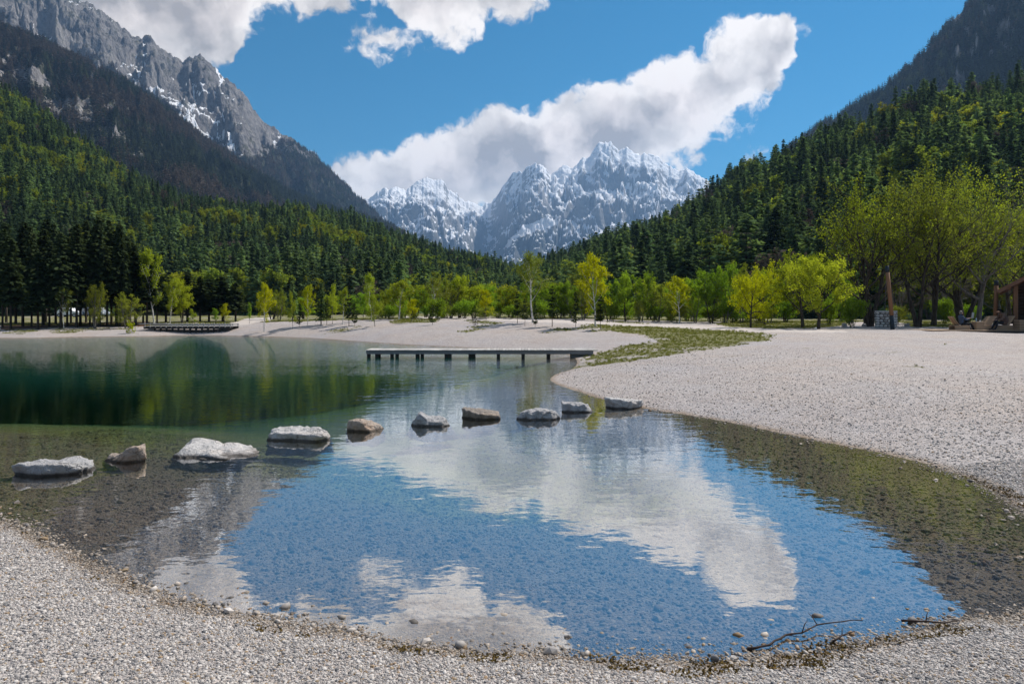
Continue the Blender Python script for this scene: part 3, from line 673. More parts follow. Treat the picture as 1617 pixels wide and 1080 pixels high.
def conifer_tris(rng, H, R, nw, nb, ns, t0=0.08, spray=0.16, droop=0.35, power=0.85, sparse=0.0):
    t = np.linspace(t0, 0.985, nw); t = t + rng.normal(0, .25 / nw, nw)
    W, B = np.meshgrid(np.arange(nw), np.arange(nb), indexing='ij'); tt = t[W.ravel()]
    n = len(tt)
    L = R * (np.clip(1 - tt, 0.0, 1) ** power) * rng.uniform(.55, 1.15, n) + 0.02 * H * 0.5
    lump = 1 + .22 * np.sin(tt * 23 + rng.uniform(0, 6)) * rng.uniform(.3, 1, n)
    L *= lump
    az_ = rng.uniform(0, 2 * np.pi, n)
    keep = rng.uniform(0, 1, n) > sparse; tt, L, az_ = tt[keep], L[keep], az_[keep]; n = len(tt)
    s = (np.arange(ns) + .7) / ns
    s = s[None, :] + rng.normal(0, .06, (n, ns))
    out = L[:, None] * s
    zz = tt[:, None] * H - droop * L[:, None] * s + 0.18 * L[:, None] * s ** 3 + rng.normal(0, .012 * H * .3, (n, ns))
    ca, sa = np.cos(az_)[:, None], np.sin(az_)[:, None]
    C = np.stack([out * ca, out * sa, zz], 2).reshape(-1, 3)
    w = (spray * (0.45 + L[:, None] / R * 0.8) * rng.uniform(.6, 1.3, (n, ns)) * R).reshape(-1)
    N = len(C); az3 = np.repeat(az_, ns) + rng.normal(0, .5, N)
    o = np.stack([np.cos(az3), np.sin(az3), np.zeros(N)], 1); sd = np.stack([-np.sin(az3), np.cos(az3), rng.normal(0, .35, N)], 1)
    tip = C + o * w[:, None] * 1.3 + np.array([0, 0, -1.0]) * (w * rng.uniform(.1, .9, N))[:, None]
    a = C + sd * w[:, None] * .75 + rng.normal(0, .15, (N, 3)) * w[:, None]
    b = C - sd * w[:, None] * .75 - o * w[:, None] * .5 + np.array([0, 0, .3]) * w[:, None]
    T = np.stack([a, tip, b], 1)
    return T[np.isfinite(T).all((1, 2))]
def conifer(name, seed, H=12, R=2.2, nw=34, nb=7, ns=7, leaf=None, bark=None, t0=.08, split=False, **kw):
    rng = np.random.default_rng(seed)
    T = conifer_tris(rng, H, R, nw, nb, ns, t0, **kw)
    top = np.array([[[0.05, 0, H * .95], [-.05, .03, H * .95], [0, 0, H * 1.01]]]); T = np.vstack([T, top])
    V, Fc = tris_to_quads(T)
    bend = rng.normal(0, .012, 2) * H
    hz = np.linspace(-.3, H * .97, 7)
    P = np.stack([bend[0] * (hz / H) ** 2, bend[1] * (hz / H) ** 2, hz], 1); rad = 0.013 * H * (1 - np.clip(hz, 0, H) / H * .95)
    V = V + np.stack([bend[0] * (V[:, 2] / H) ** 2, bend[1] * (V[:, 2] / H) ** 2, 0 * V[:, 0]], 1)
    TV, TQ = tube_arrays([(P, rad)], 6)
    if split:
        return fast_mesh('trunk', TV, TQ, [bark or M_BARK]), fast_mesh('crown', V, Fc, [leaf])
    TT = np.vstack([TQ[:, [0, 1, 2]], TQ[:, [0, 2, 3]]])
    return fast_mesh(name, np.vstack([V, TV]), np.vstack([Fc, TT + len(V)]), [leaf, bark or M_BARK], np.r_[np.zeros(len(Fc)), np.ones(len(TT))])

def grow(rng, H, W, trunk, stems, n1, n2, n3, up, top=0.78, lean=0.0, base_r=None, arch=0.0):
    """skeleton of a broadleaved tree: list of (level, points, radii)"""
    br = []
    r0 = base_r or 0.020 * H
    def path(p, d, L, n, wob, upf):
        P = [np.array(p, float)]; d = np.array(d, float)
        for i in range(n):
            d = d + rng.normal(0, wob, 3) + np.array([0, 0, upf]); d /= np.linalg.norm(d); P.append(P[-1] + d * L / n)
        return np.array(P)
    for si in range(stems):
        a = 2 * np.pi * si / max(1, stems) + rng.uniform(0, 1); tilt = 0.0 if stems == 1 else rng.uniform(.12, .30)
        h = H * top * (1 if si == 0 else rng.uniform(.75, 1)); rs = r0 * (1 if stems == 1 else .68)
        P = path((0.12 * np.cos(a) * (stems > 1), 0.12 * np.sin(a) * (stems > 1), -.25), (tilt * np.cos(a) + lean, tilt * np.sin(a), 1), h, 10, .05, .05)
        R = rs * np.linspace(1.15, .16, 11); R[0] *= 1.25
        br.append((0, P, R))
        for k in range(n1):
            t = trunk + (1 - trunk) * ((k + rng.uniform(0, 1)) / n1); f = t * 10; i = min(int(f), 9); p = P[i] + (P[i + 1] - P[i]) * (f - i)
            u = (t - trunk) / (1 - trunk); prof = (0.55 + 0.75 * np.sin(np.pi * min(1, u * .85 + .22))) * .5 * W * rng.uniform(.7, 1.1) * (1 if stems == 1 else .8)
            a1 = k * 2.4 + rng.uniform(-.6, .6); el = up + u * .55 + rng.normal(0, .1)
            P1 = path(p, (np.cos(a1) * np.cos(el), np.sin(a1) * np.cos(el), np.sin(el)), prof, 6, .09, .07 - arch)
            rr1 = max(.012, R[i] * .55); br.append((1, P1, rr1 * np.linspace(1, .25, 7)))
            for j in range(n2):
                t2 = .25 + .75 * (j + rng.uniform(0, 1)) / n2; f2 = t2 * 6; i2 = min(int(f2), 5); p2 = P1[i2] + (P1[i2 + 1] - P1[i2]) * (f2 - i2)
                dd = (P1[i2 + 1] - P1[i2]); dd /= np.linalg.norm(dd); d2 = dd * .7 + rng.normal(0, .6, 3) + np.array([0, 0, .25 - arch])
                d2 /= np.linalg.norm(d2); L2 = prof * .48 * rng.uniform(.6, 1.1) * (1.15 - .5 * t2)
                P2 = path(p2, d2, L2, 4, .12, .06 - arch * 1.5); br.append((2, P2, max(.007, rr1 * .4) * np.linspace(1, .3, 5)))
                for q in range(n3):
                    t3 = .2 + .8 * (q + rng.uniform(0, 1)) / n3; f3 = t3 * 4; i3 = min(int(f3), 3); p3 = P2[i3] + (P2[i3 + 1] - P2[i3]) * (f3 - i3)
                    d3 = (P2[i3 + 1] - P2[i3]); d3 = d3 / np.linalg.norm(d3) * .6 + rng.normal(0, .6, 3) + np.array([0, 0, .15 - arch * 2]); d3 /= np.linalg.norm(d3)
                    P3 = path(p3, d3, L2 * .5 * rng.uniform(.6, 1.2), 3, .12, .03 - arch * 2); br.append((3, P3, max(.005, rr1 * .2) * np.linspace(1, .4, 4)))
    return br
def broadleaf(seed, H=8, W=5, trunk=.25, stems=1, n1=11, n2=5, n3=4, up=.45, nleaf=7000, leaf=.09, lmat=None, bmat=None, bare=0.0, spread=.16, split=True, **kw):
    rng = np.random.default_rng(seed)
    br = grow(rng, H, W, trunk, stems, n1, n2, n3, up, **kw)
    allp = np.vstack([b[1] for b in br]); zt = allp[:, 2].max(); sc = H / zt
    hw = np.percentile(np.hypot(allp[:, 0], allp[:, 1]), 97) * 2; sx = W / hw
    br = [(l, P * np.array([sx, sx, sc]), R) for l, P, R in br]
    TV, TQ = tube_arrays([(P, R) for l, P, R in br if l <= 1], 6); TV2, TQ2 = tube_arrays([(P, R) for l, P, R in br if l >= 2], 3)
    TQall = np.vstack([TQ, TQ2 + len(TV)]); TVall = np.vstack([TV, TV2])
    tw = [(P) for l, P, R in br if l >= 2]
    wts = np.array([np.linalg.norm(P[-1] - P[0]) for P in tw])
    # some twigs carry more leaf than others, which gives light and dark clumps
    wts = wts * rng.gamma(1.6, 1, len(wts)) * np.where(rng.uniform(0, 1, len(wts)) < bare, 0.05, 1)
    idx = rng.choice(len(tw), nleaf, p=wts / wts.sum())
    f = rng.uniform(.15, 1.05, nleaf)
    C = np.array([tw[i][0] + (tw[i][-1] - tw[i][0]) * q for i, q in zip(idx, f)]) + rng.normal(0, spread, (nleaf, 3))
    a = rng.normal(0, 1, (nleaf, 3)); a /= np.linalg.norm(a, axis=1)[:, None]; b = np.cross(a, rng.normal(0, 1, (nleaf, 3))); b /= np.linalg.norm(b, axis=1)[:, None]
    s = leaf * rng.uniform(.55, 1.5, nleaf)[:, None]
    Vl = np.stack([C - a * s, C + b * s * .55, C + a * s, C - b * s * .55], 1).reshape(-1, 3); Ql = np.arange(nleaf * 4).reshape(-1, 4)
    if split: return fast_mesh('trunk', TVall, TQall, [bmat or M_BARK], smooth=True), fast_mesh('crown', Vl, Ql, [lmat])
    return fast_mesh('tree', np.vstack([Vl, TVall]), np.vstack([Ql, TQall + len(Vl)]), [lmat, bmat or M_BARK], np.r_[np.zeros(len(Ql)), np.ones(len(TQall))])

# ------------------------------------------------------------------ hillside trees: the largest ones singly, the mass of the wood as stuff
def restuff(me, mat):
    m2 = me.copy(); m2.materials[0] = mat; return m2
SPRUCE = [conifer('spruce', 100 + i, 12, 1.6 + .42 * (i % 4), 26 + 5 * (i % 3), 6 + i % 3, 6, leaf=M_SPR, t0=.06 + .05 * (i % 3), spray=.17, power=.58 + .12 * (i % 4), sparse=.06 * (i % 4)) for i in range(8)]
LARCH = [conifer('larch', 200 + i, 12, 1.9 + .45 * (i % 3), 26, 6, 6, leaf=M_LAR, t0=.1 + .06 * (i % 2), spray=.19, droop=.12, power=.42 + .12 * (i % 3), sparse=.2) for i in range(6)]
LEAFY = [broadleaf(300 + i, 10.5, 6.2 + 1.2 * (i % 3), .2, 1, 11, 4, 3, .55, 2600, .26, lmat=m, bmat=M_GBARK, split=False, spread=.3) for i, m in enumerate([M_HIL, M_HIL, M_HIL, M_OLV, M_HIY, M_HIY])]
BARE = [broadleaf(340 + i, 10, 6, .2, 1, 11, 4, 4, .7, 1500, .22, lmat=M_BRN, bmat=M_GBARK, split=False, spread=.3) for i in range(2)]
FARC = [conifer('far_conifer', 400 + i, 12, 2.2, 11, 5, 3, leaf=M_FSP, t0=.05, spray=.34) for i in range(3)]
FARB = [conifer('far_larch', 420 + i, 11, 2.5, 9, 5, 3, leaf=M_BRN, t0=.1, spray=.36, power=.6) for i in range(2)]
FARG = [conifer('far_green', 430 + i, 11, 2.4, 9, 5, 3, leaf=M_FLA, t0=.1, spray=.36, power=.6) for i in range(2)]
KINDS_ = {'spruce': SPRUCE, 'larch': LARCH, 'leafy': LEAFY, 'bare': BARE, 'farc': FARC, 'farb': FARB, 'farg': FARG}

def scatter_object(name, pts, rot, scl, idx, protos, tilt=None, label=None, rot3=None):
    """one stuff object: every point of a vertex cloud carries an instance of one of the given meshes"""
    n = len(pts)
    me = bpy.data.meshes.new(name); me.vertices.add(n); me.vertices.foreach_set('co', np.asarray(pts, np.float32).ravel())
    R = np.zeros((n, 3), np.float32) if rot3 is None else np.asarray(rot3, np.float32)
    if rot3 is None: R[:, 2] = rot
    a = me.attributes.new('rot', 'FLOAT_VECTOR', 'POINT'); a.data.foreach_set('vector', R.ravel())
    scl = np.asarray(scl, np.float32); scl = np.repeat(scl[:, None], 3, 1) if scl.ndim == 1 else scl
    a = me.attributes.new('scl', 'FLOAT_VECTOR', 'POINT'); a.data.foreach_set('vector', scl.ravel())
    a = me.attributes.new('idx', 'INT', 'POINT'); a.data.foreach_set('value', np.asarray(idx, np.int32))
    me.update()
    pc = bpy.data.collections.new(name + '_models')
    for k, p in enumerate(protos): pc.objects.link(bpy.data.objects.new('%s_%02d' % (name, k), p))
    nt = bpy.data.node_groups.new(name, 'GeometryNodeTree')
    nt.interface.new_socket('Geometry', in_out='INPUT', socket_type='NodeSocketGeometry'); nt.interface.new_socket('Geometry', in_out='OUTPUT', socket_type='NodeSocketGeometry')
    N = nt.nodes.new; L = nt.links.new
    gi, go, ip, ci = N('NodeGroupInput'), N('NodeGroupOutput'), N('GeometryNodeInstanceOnPoints'), N('GeometryNodeCollectionInfo')
    ci.inputs['Collection'].default_value = pc; ci.inputs['Separate Children'].default_value = True; ci.inputs['Reset Children'].default_value = True
    def na(nm, t):
        x = N('GeometryNodeInputNamedAttribute'); x.data_type = t; x.inputs['Name'].default_value = nm
        return [o for o in x.outputs if o.enabled and o.name == 'Attribute'][0]
    e2r = N('FunctionNodeEulerToRotation'); L(na('rot', 'FLOAT_VECTOR'), e2r.inputs[0])
    L(gi.outputs[0], ip.inputs['Points']); L(ci.outputs[0], ip.inputs['Instance']); ip.inputs['Pick Instance'].default_value = True
    L(na('idx', 'INT'), ip.inputs['Instance Index']); L(e2r.outputs[0], ip.inputs['Rotation']); L(na('scl', 'FLOAT_VECTOR'), ip.inputs['Scale'])
    L(ip.outputs[0], go.inputs[0])
    o = link(name, me, kind='stuff')
    if label: o['label'] = label
    md = o.modifiers.new('scatter', 'NODES'); md.node_group = nt
    return o

rngF = np.random.default_rng(7)
hill_trees = []                                    # (kind, x, y, z, scale, px, py_top, apparent size)
def plant(sl, n, mix, tlo, thi, smin, smax, thin=1.0, groves=30.0, seed=0, pxr=(-60, 1680)):
    px, t, P = sl.sample(n, rngF, tlo, thi)
    gv_ = fbm(P[:, 0] / groves, P[:, 1] / groves + P[:, 2] / groves, 3, 200 + seed) + rngF.normal(0, .33, len(px))
    # spacing: drop points that crowd a cell
    cell = {}
    for i in rngF.permutation(len(px)):
        if not (pxr[0] <= px[i] <= pxr[1]): continue
        key = (int(P[i, 0] / thin), int(P[i, 1] / thin))
        if cell.get(key, 0) >= 1: continue
        cell[key] = 1
        v = gv_[i]; acc = 0; kind = mix[-1][0]
        r = 0.5 + 0.5 * math.tanh(v * 1.6)
        for k_, f_ in mix:
            acc += f_
            if r < acc: kind = k_; break
        sc = rngF.uniform(smin, smax) * (1.0 if kind in ('spruce', 'larch') else .85)
        h = 12 * sc; y = P[i, 1]
        hill_trees.append((kind, P[i, 0], y, P[i, 2] - .3, sc, px[i], HY - F * (P[i, 2] + h - CAMH) / y, h * F / y))
plant(H1, 17000, [('leafy', .19), ('larch', .25), ('spruce', .49), ('bare', .07)], .03, 1.06, .5, 1.15, 3.0, 45, 1)
nleft = len(hill_trees)
plant(H2, 13000, [('leafy', .15), ('larch', .31), ('spruce', .48), ('bare', .06)], .03, 1.06, .5, 1.35, 3.3, 40, 2)
print('hill trees', nleft, len(hill_trees) - nleft)
hill_trees.sort(key=lambda q: -q[7])
LIMIT = {'spruce': 235, 'larch': 170, 'leafy': 150, 'bare': 30}
HL = {'spruce': ('spruce_tree', 'dark green pointed spruce', 'spruce tree', 'spruces'), 'larch': ('larch_tree', 'light green pointed larch', 'larch tree', 'larches'),
      'leafy': ('beech_tree', 'yellow-green round-crowned broadleaved tree', 'beech tree', 'broadleaved trees'), 'bare': ('bare_tree', 'leafless brown broadleaved tree', 'bare tree', 'leafless trees')}
def zone(px, pyt):
    if px < 820:
        crest = np.interp(px, *np.array(HSIL, float).T) - 26
        return 'left wooded slope', ('on the crest line' if pyt < crest + 18 else 'in the lower half' if pyt > crest * .4 + 420 * .6 else 'in the upper half')
    crest = np.interp(px, *np.array(ASIL, float).T) - 60
    return 'right wooded slope', ('on the skyline' if pyt < crest + 25 else 'below the skyline at far right' if px > 1400 else 'in the middle' if px > 1150 else 'near the valley mouth')
cover_line = [(-60, 380), (0, 360), (240, 385), (330, 455), (560, 440), (600, 425), (800, 430), (1000, 430), (1180, 400), (1280, 370), (1300, 290), (1617, 262), (1680, 262)]
rest = []; used = {k: 0 for k in LIMIT}
for q in hill_trees:
    kind, x, y, z, sc, px, pyt, app = q
    vis = 4 < px < 1613 and pyt < np.interp(px, *np.array(cover_line, float).T) - 4
    if vis and used[kind] < LIMIT[kind]:
        nm, lb, ct, gp = HL[kind]; used[kind] += 1; zs, zw = zone(px, pyt); lb = '%s %s of the %s' % (lb, zw, zs); gp = '%s %s of the %s' % (gp, zw, zs)
        o = link(nm, KINDS_[kind][rngF.integers(len(KINDS_[kind]))], None, (x, y, z), label=lb, category=ct, group=gp)
        wsc = sc * rngF.uniform(.8, 1.35); o.scale = (wsc, wsc, sc); o.rotation_euler = (0, 0, rngF.uniform(0, 6.28))
    else: rest.append(q)
print('single hill trees', used, 'stuff', len(rest))
protos = SPRUCE + LARCH + LEAFY + BARE
base_i = {'spruce': (0, 8), 'larch': (8, 6), 'leafy': (14, 6), 'bare': (20, 2)}
idx = [base_i[q[0]][0] + rngF.integers(base_i[q[0]][1]) for q in rest]
scatter_object('forest', [q[1:4] for q in rest], rngF.uniform(0, 6.28, len(rest)), [q[4] for q in rest], idx, protos, label='dense mixed wood covering the near slopes on both sides')

# ---- woods on the far slopes
def far_wood(name, sl, n, mixf, smin, smax, label, tlo=.02, thi=1.0, seed=0, pxr=(-80, 1700)):
    px, t, P = sl.sample(n, rngF, tlo, thi)
    fo = sl.at(px, t, sl.forest); k = (rngF.uniform(0, 1, len(px)) < fo) & (px > pxr[0]) & (px < pxr[1]); P = P[k]
    py = HY - F * (P[:, 2] - CAMH) / P[:, 1]
    gn_ = fbm(P[:, 0] / 110, P[:, 2] / 90, 3, 300 + seed) + rngF.normal(0, .25, len(P))
    idx = mixf(px[k], py, gn_)
    s = rngF.uniform(smin, smax, len(P)); print(name, len(P))
    return scatter_object(name, P - np.array([0, 0, .5]), rngF.uniform(0, 6.28, len(P)), s, idx, FARC + FARB + FARG, label=label)
def mix_brown(px, py, n):
    brown = (n + np.clip((300 - py) / 300, -1, 1) * .5 > .18)
    return np.where(brown, 3 + rngF.integers(0, 2, len(n)), np.where(rngF.uniform(0, 1, len(n)) < .22, 5 + rngF.integers(0, 2, len(n)), rngF.integers(0, 3, len(n))))
def mix_green(px, py, n): return np.where(n > .5, 3 + rngF.integers(0, 2, len(n)), np.where(n < -.05, 5 + rngF.integers(0, 2, len(n)), rngF.integers(0, 3, len(n))))
far_wood('mountain_forest', M1, 85000, mix_brown, .8, 1.7, 'dark forest clothing the flank of the rocky mountain', seed=1)
far_wood('spur_forest', M2, 45000, mix_brown, .75, 1.45, 'brownish leafless wood on the spur below the rocky crest', seed=2)
far_wood('upper_forest', M3, 26000, mix_green, .8, 1.5, 'bluish wood on the steep slope at upper right', seed=3)

# ------------------------------------------------------------------ trees on the shore, each a thing with trunk and crown
TREES = {}
def proto(key, parts, H, W): TREES[key] = (parts, H, W)
proto('birch1', broadleaf(501, 8, 4.2, .30, 1, 12, 5, 4, .62, 6500, .085, lmat=M_YEL, bmat=M_BIRCH, base_r=.11), 8, 4.2)
proto('birch2', broadleaf(502, 8, 3.8, .28, 1, 13, 5, 4, .70, 5200, .085, lmat=M_SPG, bmat=M_BIRCH, base_r=.10), 8, 3.8)
proto('birch3', broadleaf(503, 9, 4.4, .32, 1, 13, 5, 4, .75, 4600, .085, lmat=M_OLV, bmat=M_BIRCH, base_r=.11, bare=.25), 9, 4.4)
proto('young1', broadleaf(511, 5, 2.4, .22, 1, 10, 4, 3, .65, 2600, .075, lmat=M_YEL, bmat=M_BARK, base_r=.05), 5, 2.4)
proto('young2', broadleaf(512, 5, 2.2, .2, 1, 10, 4, 3, .75, 2600, .075, lmat=M_GRN, bmat=M_BARK, base_r=.05), 5, 2.2)
proto('young3', broadleaf(513, 5, 2.6, .2, 1, 10, 4, 3, .65, 2200, .075, lmat=M_SPG, bmat=M_GBARK, base_r=.05), 5, 2.6)
proto('leafy1', broadleaf(521, 8, 5.5, .12, 2, 10, 5, 3, .60, 6500, .10, lmat=M_GRN, bmat=M_BARK), 8, 5.5)
proto('leafy2', broadleaf(522, 8, 5.5, .10, 3, 8, 4, 4, .65, 7500, .10, lmat=M_SPG, bmat=M_BARK), 8, 5.5)
proto('leafy3', broadleaf(523, 8, 5.0, .10, 3, 8, 4, 4, .70, 5000, .10, lmat=M_OLV, bmat=M_GBARK, bare=.2), 8, 5.0)
proto('leafy4', broadleaf(524, 8, 5.2, .12, 2, 10, 4, 4, .60, 6500, .10, lmat=M_GRN, bmat=M_GBARK), 8, 5.2)
proto('park1', broadleaf(531, 8, 8.0, .26, 1, 13, 6, 4, .30, 12000, .085, lmat=M_SPG, bmat=M_BARK, base_r=.19), 8, 8.0)
proto('park2', broadleaf(532, 6.5, 8.5, .28, 1, 12, 6, 4, .22, 9000, .085, lmat=M_YEL, bmat=M_BARK, base_r=.17, lean=.12, arch=.05), 6.5, 8.5)
proto('big1', broadleaf(541, 15, 12, .22, 4, 11, 6, 4, .75, 10500, .09, lmat=M_SPG, bmat=M_BARK, base_r=.34, spread=.22), 15, 12)
proto('big2', broadleaf(542, 15, 13, .28, 2, 14, 6, 5, .55, 11000, .09, lmat=M_OLV, bmat=M_BARK, base_r=.34, spread=.24), 15, 13)
proto('big3', broadleaf(543, 14, 13, .28, 1, 16, 7, 5, .45, 7500, .085, lmat=M_OLV, bmat=M_GBARK, base_r=.3, bare=.45), 14, 13)
proto('twiggy', broadleaf(551, 8, 6, .15, 3, 10, 5, 5, .6, 1800, .08, lmat=M_BRN, bmat=M_GBARK, bare=.3), 8, 6)
proto('shrub1', broadleaf(561, 3, 3.6, .05, 5, 6, 4, 4, .55, 4200, .085, lmat=M_GRN, bmat=M_BARK, base_r=.05), 3, 3.6)
proto('shrub4', broadleaf(564, 3, 3.6, .05, 5, 6, 4, 4, .55, 3000, .085, lmat=M_OLV, bmat=M_GBARK, base_r=.05, bare=.3), 3, 3.6)
proto('shrub2', broadleaf(562, 1.2, 1.2, .05, 4, 5, 3, 3, .6, 500, .06, lmat=M_YEL, bmat=M_BARK, base_r=.02, spread=.06), 1.2, 1.2)
proto('shrub3', broadleaf(563, 1.2, 1.6, .05, 3, 5, 3, 3, .5, 130, .06, lmat=M_BRN, bmat=M_BARK, base_r=.025, spread=.05), 1.2, 1.6)
proto('pine1', conifer('pine', 571, 4, 1.15, 12, 6, 6, leaf=M_PIN, t0=.18, split=True, spray=.20, droop=-.12, power=.55, sparse=.15), 4, 2.3)
proto('pine2', conifer('pine', 572, 5, 1.2, 14, 6, 6, leaf=M_PIN, t0=.25, split=True, spray=.20, droop=-.05, power=.5, sparse=.2), 5, 2.4)
for i in range(4):
    proto('fir%d' % i, conifer('fir', 581 + i, 14, 2.3 + .2 * (i % 2), 46, 8, 9, leaf=M_FIR, t0=.25 + .05 * (i % 3), split=True, spray=.13, droop=.42, power=.62), 14, 4.6)
proto('slimfir', conifer('fir', 590, 9, 1.3, 34, 7, 7, leaf=M_LAR, t0=.14, split=True, spray=.19, droop=.2, power=.7), 9, 2.6)
rngT = np.random.default_rng(12)
def tree(key, px, d, top, name, label, cat, group=None, wpx=None, rz=None, tilt=(0, 0)):
    (tr_, cr_), H, W = TREES[key]
    x = wx(px, d); z = gz(x, d) - .04
    h = wz(top, d) - z; sz = h / H
    sw = (wpx / F * d) / W if wpx else sz * rngT.uniform(.9, 1.1)
    e = empty(name, (x, d, z), rngT.uniform(0, 6.28) if rz is None else rz, label=label, category=cat)
    e.rotation_euler[0], e.rotation_euler[1] = tilt
    e.scale = (sw, sw, sz)
    if group: e['group'] = group
    link('trunk', tr_, e); link('crown', cr_, e)
    return e
# young trees and birches along the bank of the far shore, left to right
B = 'birch_tree'
tree('young2', 394, 66, 478, 'young_tree', 'thin green sapling behind the grass left of the bright birch', 'tree', wpx=9)
tree('young1', 355, 66, 480, 'young_tree', 'small yellow sapling on the meadow behind the footbridge, right one', 'tree', wpx=14)
tree('young2', 341, 67, 487, 'young_tree', 'small dark green sapling beside the yellow sapling behind the footbridge', 'tree', wpx=13)
tree('young3', 305, 67, 488, 'young_tree', 'low yellowish sapling behind the left half of the footbridge', 'tree', wpx=15)
tree('birch1', 417, 58, 447, B, 'bright yellow birch with white slanting trunk right of the footbridge', 'birch tree', wpx=30, tilt=(0, -.05))
tree('leafy3', 441, 70, 456, 'leafy_tree', 'dull grey-green bushy tree just right of the bright yellow birch', 'tree', wpx=30)
tree('slimfir', 462, 68, 443, 'larch_tree', 'pointed green conifer behind the slim yellow sapling on the bank', 'larch tree', wpx=22)
tree('young3', 462, 58, 461, 'young_tree', 'slim yellow-green sapling in front of the pointed green conifer', 'tree', wpx=16)
tree('birch1', 486, 60, 450, B, 'yellow-topped birch, second bright tree right of the footbridge', 'birch tree', wpx=24)
tree('pine1', 473, 59, 478, 'pine_tree', 'small dark pine between the slim sapling and yellow-topped birch', 'pine tree', wpx=13)
tree('slimfir', 507, 60, 446, 'larch_tree', 'narrow green pointed tree right of the yellow-topped birch', 'larch tree', wpx=20)
tree('young3', 525, 60, 448, 'young_tree', 'narrow yellow-green tree between the green pointed tree and dark pines', 'tree', wpx=18)
tree('pine2', 516, 59, 468, 'pine_tree', 'dark slender pine between the two narrow trees on the bank', 'pine tree', wpx=14)
tree('birch2', 541, 59, 453, B, 'orange-tinged birch behind a dark pine on the bank', 'birch tree', wpx=22)
tree('pine2', 551, 57, 465, 'pine_tree', 'taller of two dark pines in front of the orange-tinged birch', 'pine tree', wpx=20)
tree('pine1', 560, 57.5, 478, 'pine_tree', 'shorter of two dark pines in front of the orange-tinged birch', 'pine tree', wpx=14)
tree('young2', 573, 64, 462, 'young_tree', 'small fresh green tree left of the tall narrow poplar-like birch', 'tree', wpx=18)
tree('birch2', 587, 62, 430, B, 'tall narrow yellow-green birch at the left end of the dock', 'birch tree', wpx=24)
tree('young3', 592, 55, 465, 'young_tree', 'bushy young tree in front of the tall narrow birch', 'tree', wpx=26)
tree('birch2', 630, 66, 441, B, 'rounded green birch with straight white trunk behind the path', 'birch tree', wpx=46)
tree('young1', 649, 57, 473, 'young_tree', 'small ball-shaped yellow tree on the bank behind the dock', 'tree', wpx=20)
tree('pine1', 683, 53, 480, 'pine_tree', 'lone small dark pine low on the bank above the dock', 'pine tree', wpx=16)
tree('birch3', 689, 68, 438, B, 'grey-green birch behind the lone small pine', 'birch tree', wpx=40)
tree('shrub3', 749, 50, 493, 'bare_bush', 'reddish leafless little bush on the bank above the dock', 'bush', wpx=18)
tree('young1', 768, 60, 458, 'young_tree', 'bright yellow young tree in front of the green thicket', 'tree', wpx=26)
tree('birch3', 842, 51, 397, B, 'tallest birch on the bank, ochre crown with bare top', 'birch tree', wpx=56)
tree('pine2', 817, 50.5, 462, 'pine_tree', 'dark pine just left of the tallest birch', 'pine tree', wpx=20)
tree('pine2', 829, 48, 470, 'pine_tree', 'slender pine close in front of the tallest birch', 'pine tree', wpx=14)
tree('pine1', 845, 46.5, 472, 'pine_tree', 'small pine at the foot of the tallest birch', 'pine tree', wpx=13)
tree('pine2', 872, 47, 453, 'pine_tree', 'dark pine between the tallest birch and brightest yellow birch', 'pine tree', wpx=24)
tree('pine1', 909, 46, 460, 'pine_tree', 'thin pine left of the brightest yellow birch', 'pine tree', wpx=18)
tree('birch1', 940, 46.5, 402, B, 'brightest yellow birch with white trunk above the dock end', 'birch tree', wpx=52)
tree('pine2', 948, 44, 466, 'pine_tree', 'dark young pine in front of the brightest yellow birch', 'pine tree', wpx=20)
# thicket behind the path
TH = [('leafy2', 612, 72, 458, 40), ('leafy4', 606, 74, 462, 30), ('leafy1', 655, 74, 452, 44), ('leafy2', 672, 78, 450, 46), ('leafy3', 700, 72, 440, 44), ('leafy2', 726, 72, 434, 40), ('leafy3', 712, 70, 450, 40), ('leafy2', 748, 70, 452, 48), ('leafy4', 786, 70, 453, 40), ('leafy2', 806, 68, 452, 44), ('leafy1', 824, 70, 456, 36), ('leafy4', 860, 68, 450, 40), ('leafy1', 884, 66, 443, 44), ('leafy4', 905, 66, 446, 40), ('leafy3', 922, 64, 446, 44),
      ('leafy1', 962, 62, 440, 40), ('leafy1', 988, 62, 427, 38), ('leafy4', 1012, 62, 430, 40), ('leafy3', 1040, 62, 446, 38), ('birch1', 1073, 60, 437, 36), ('leafy4', 1098, 62, 440, 44), ('leafy1', 1124, 61, 420, 42), ('leafy4', 1146, 62, 416, 40), ('leafy3', 1172, 64, 412, 40), ('leafy1', 1060, 63, 452, 36), ('leafy4', 1215, 63, 440, 40), ('leafy3', 1240, 66, 440, 44), ('leafy4', 1330, 70, 430, 50), ('twiggy', 1420, 76, 400, 60), ('twiggy', 1500, 74, 400, 64), ('leafy3', 1470, 84, 400, 80), ('leafy3', 1580, 80, 400, 80), ('leafy3', 1540, 84, 420, 70)]
def where(px):
    return ('behind the birches of the bank' if px < 590 else 'behind the dock' if px < 800 else 'right of the tallest birch' if px < 930 else 'right of the brightest yellow birch' if px < 1060 else 'left of the spreading yellow trees' if px < 1200 else 'between the spreading trees and the stone pillar' if px < 1390 else 'in the shade behind the big trees')
LOOK = {'leafy1': 'fresh green', 'leafy2': 'yellow-green', 'leafy3': 'dull olive', 'leafy4': 'light green', 'birch1': 'bright yellow', 'twiggy': 'leafless grey'}
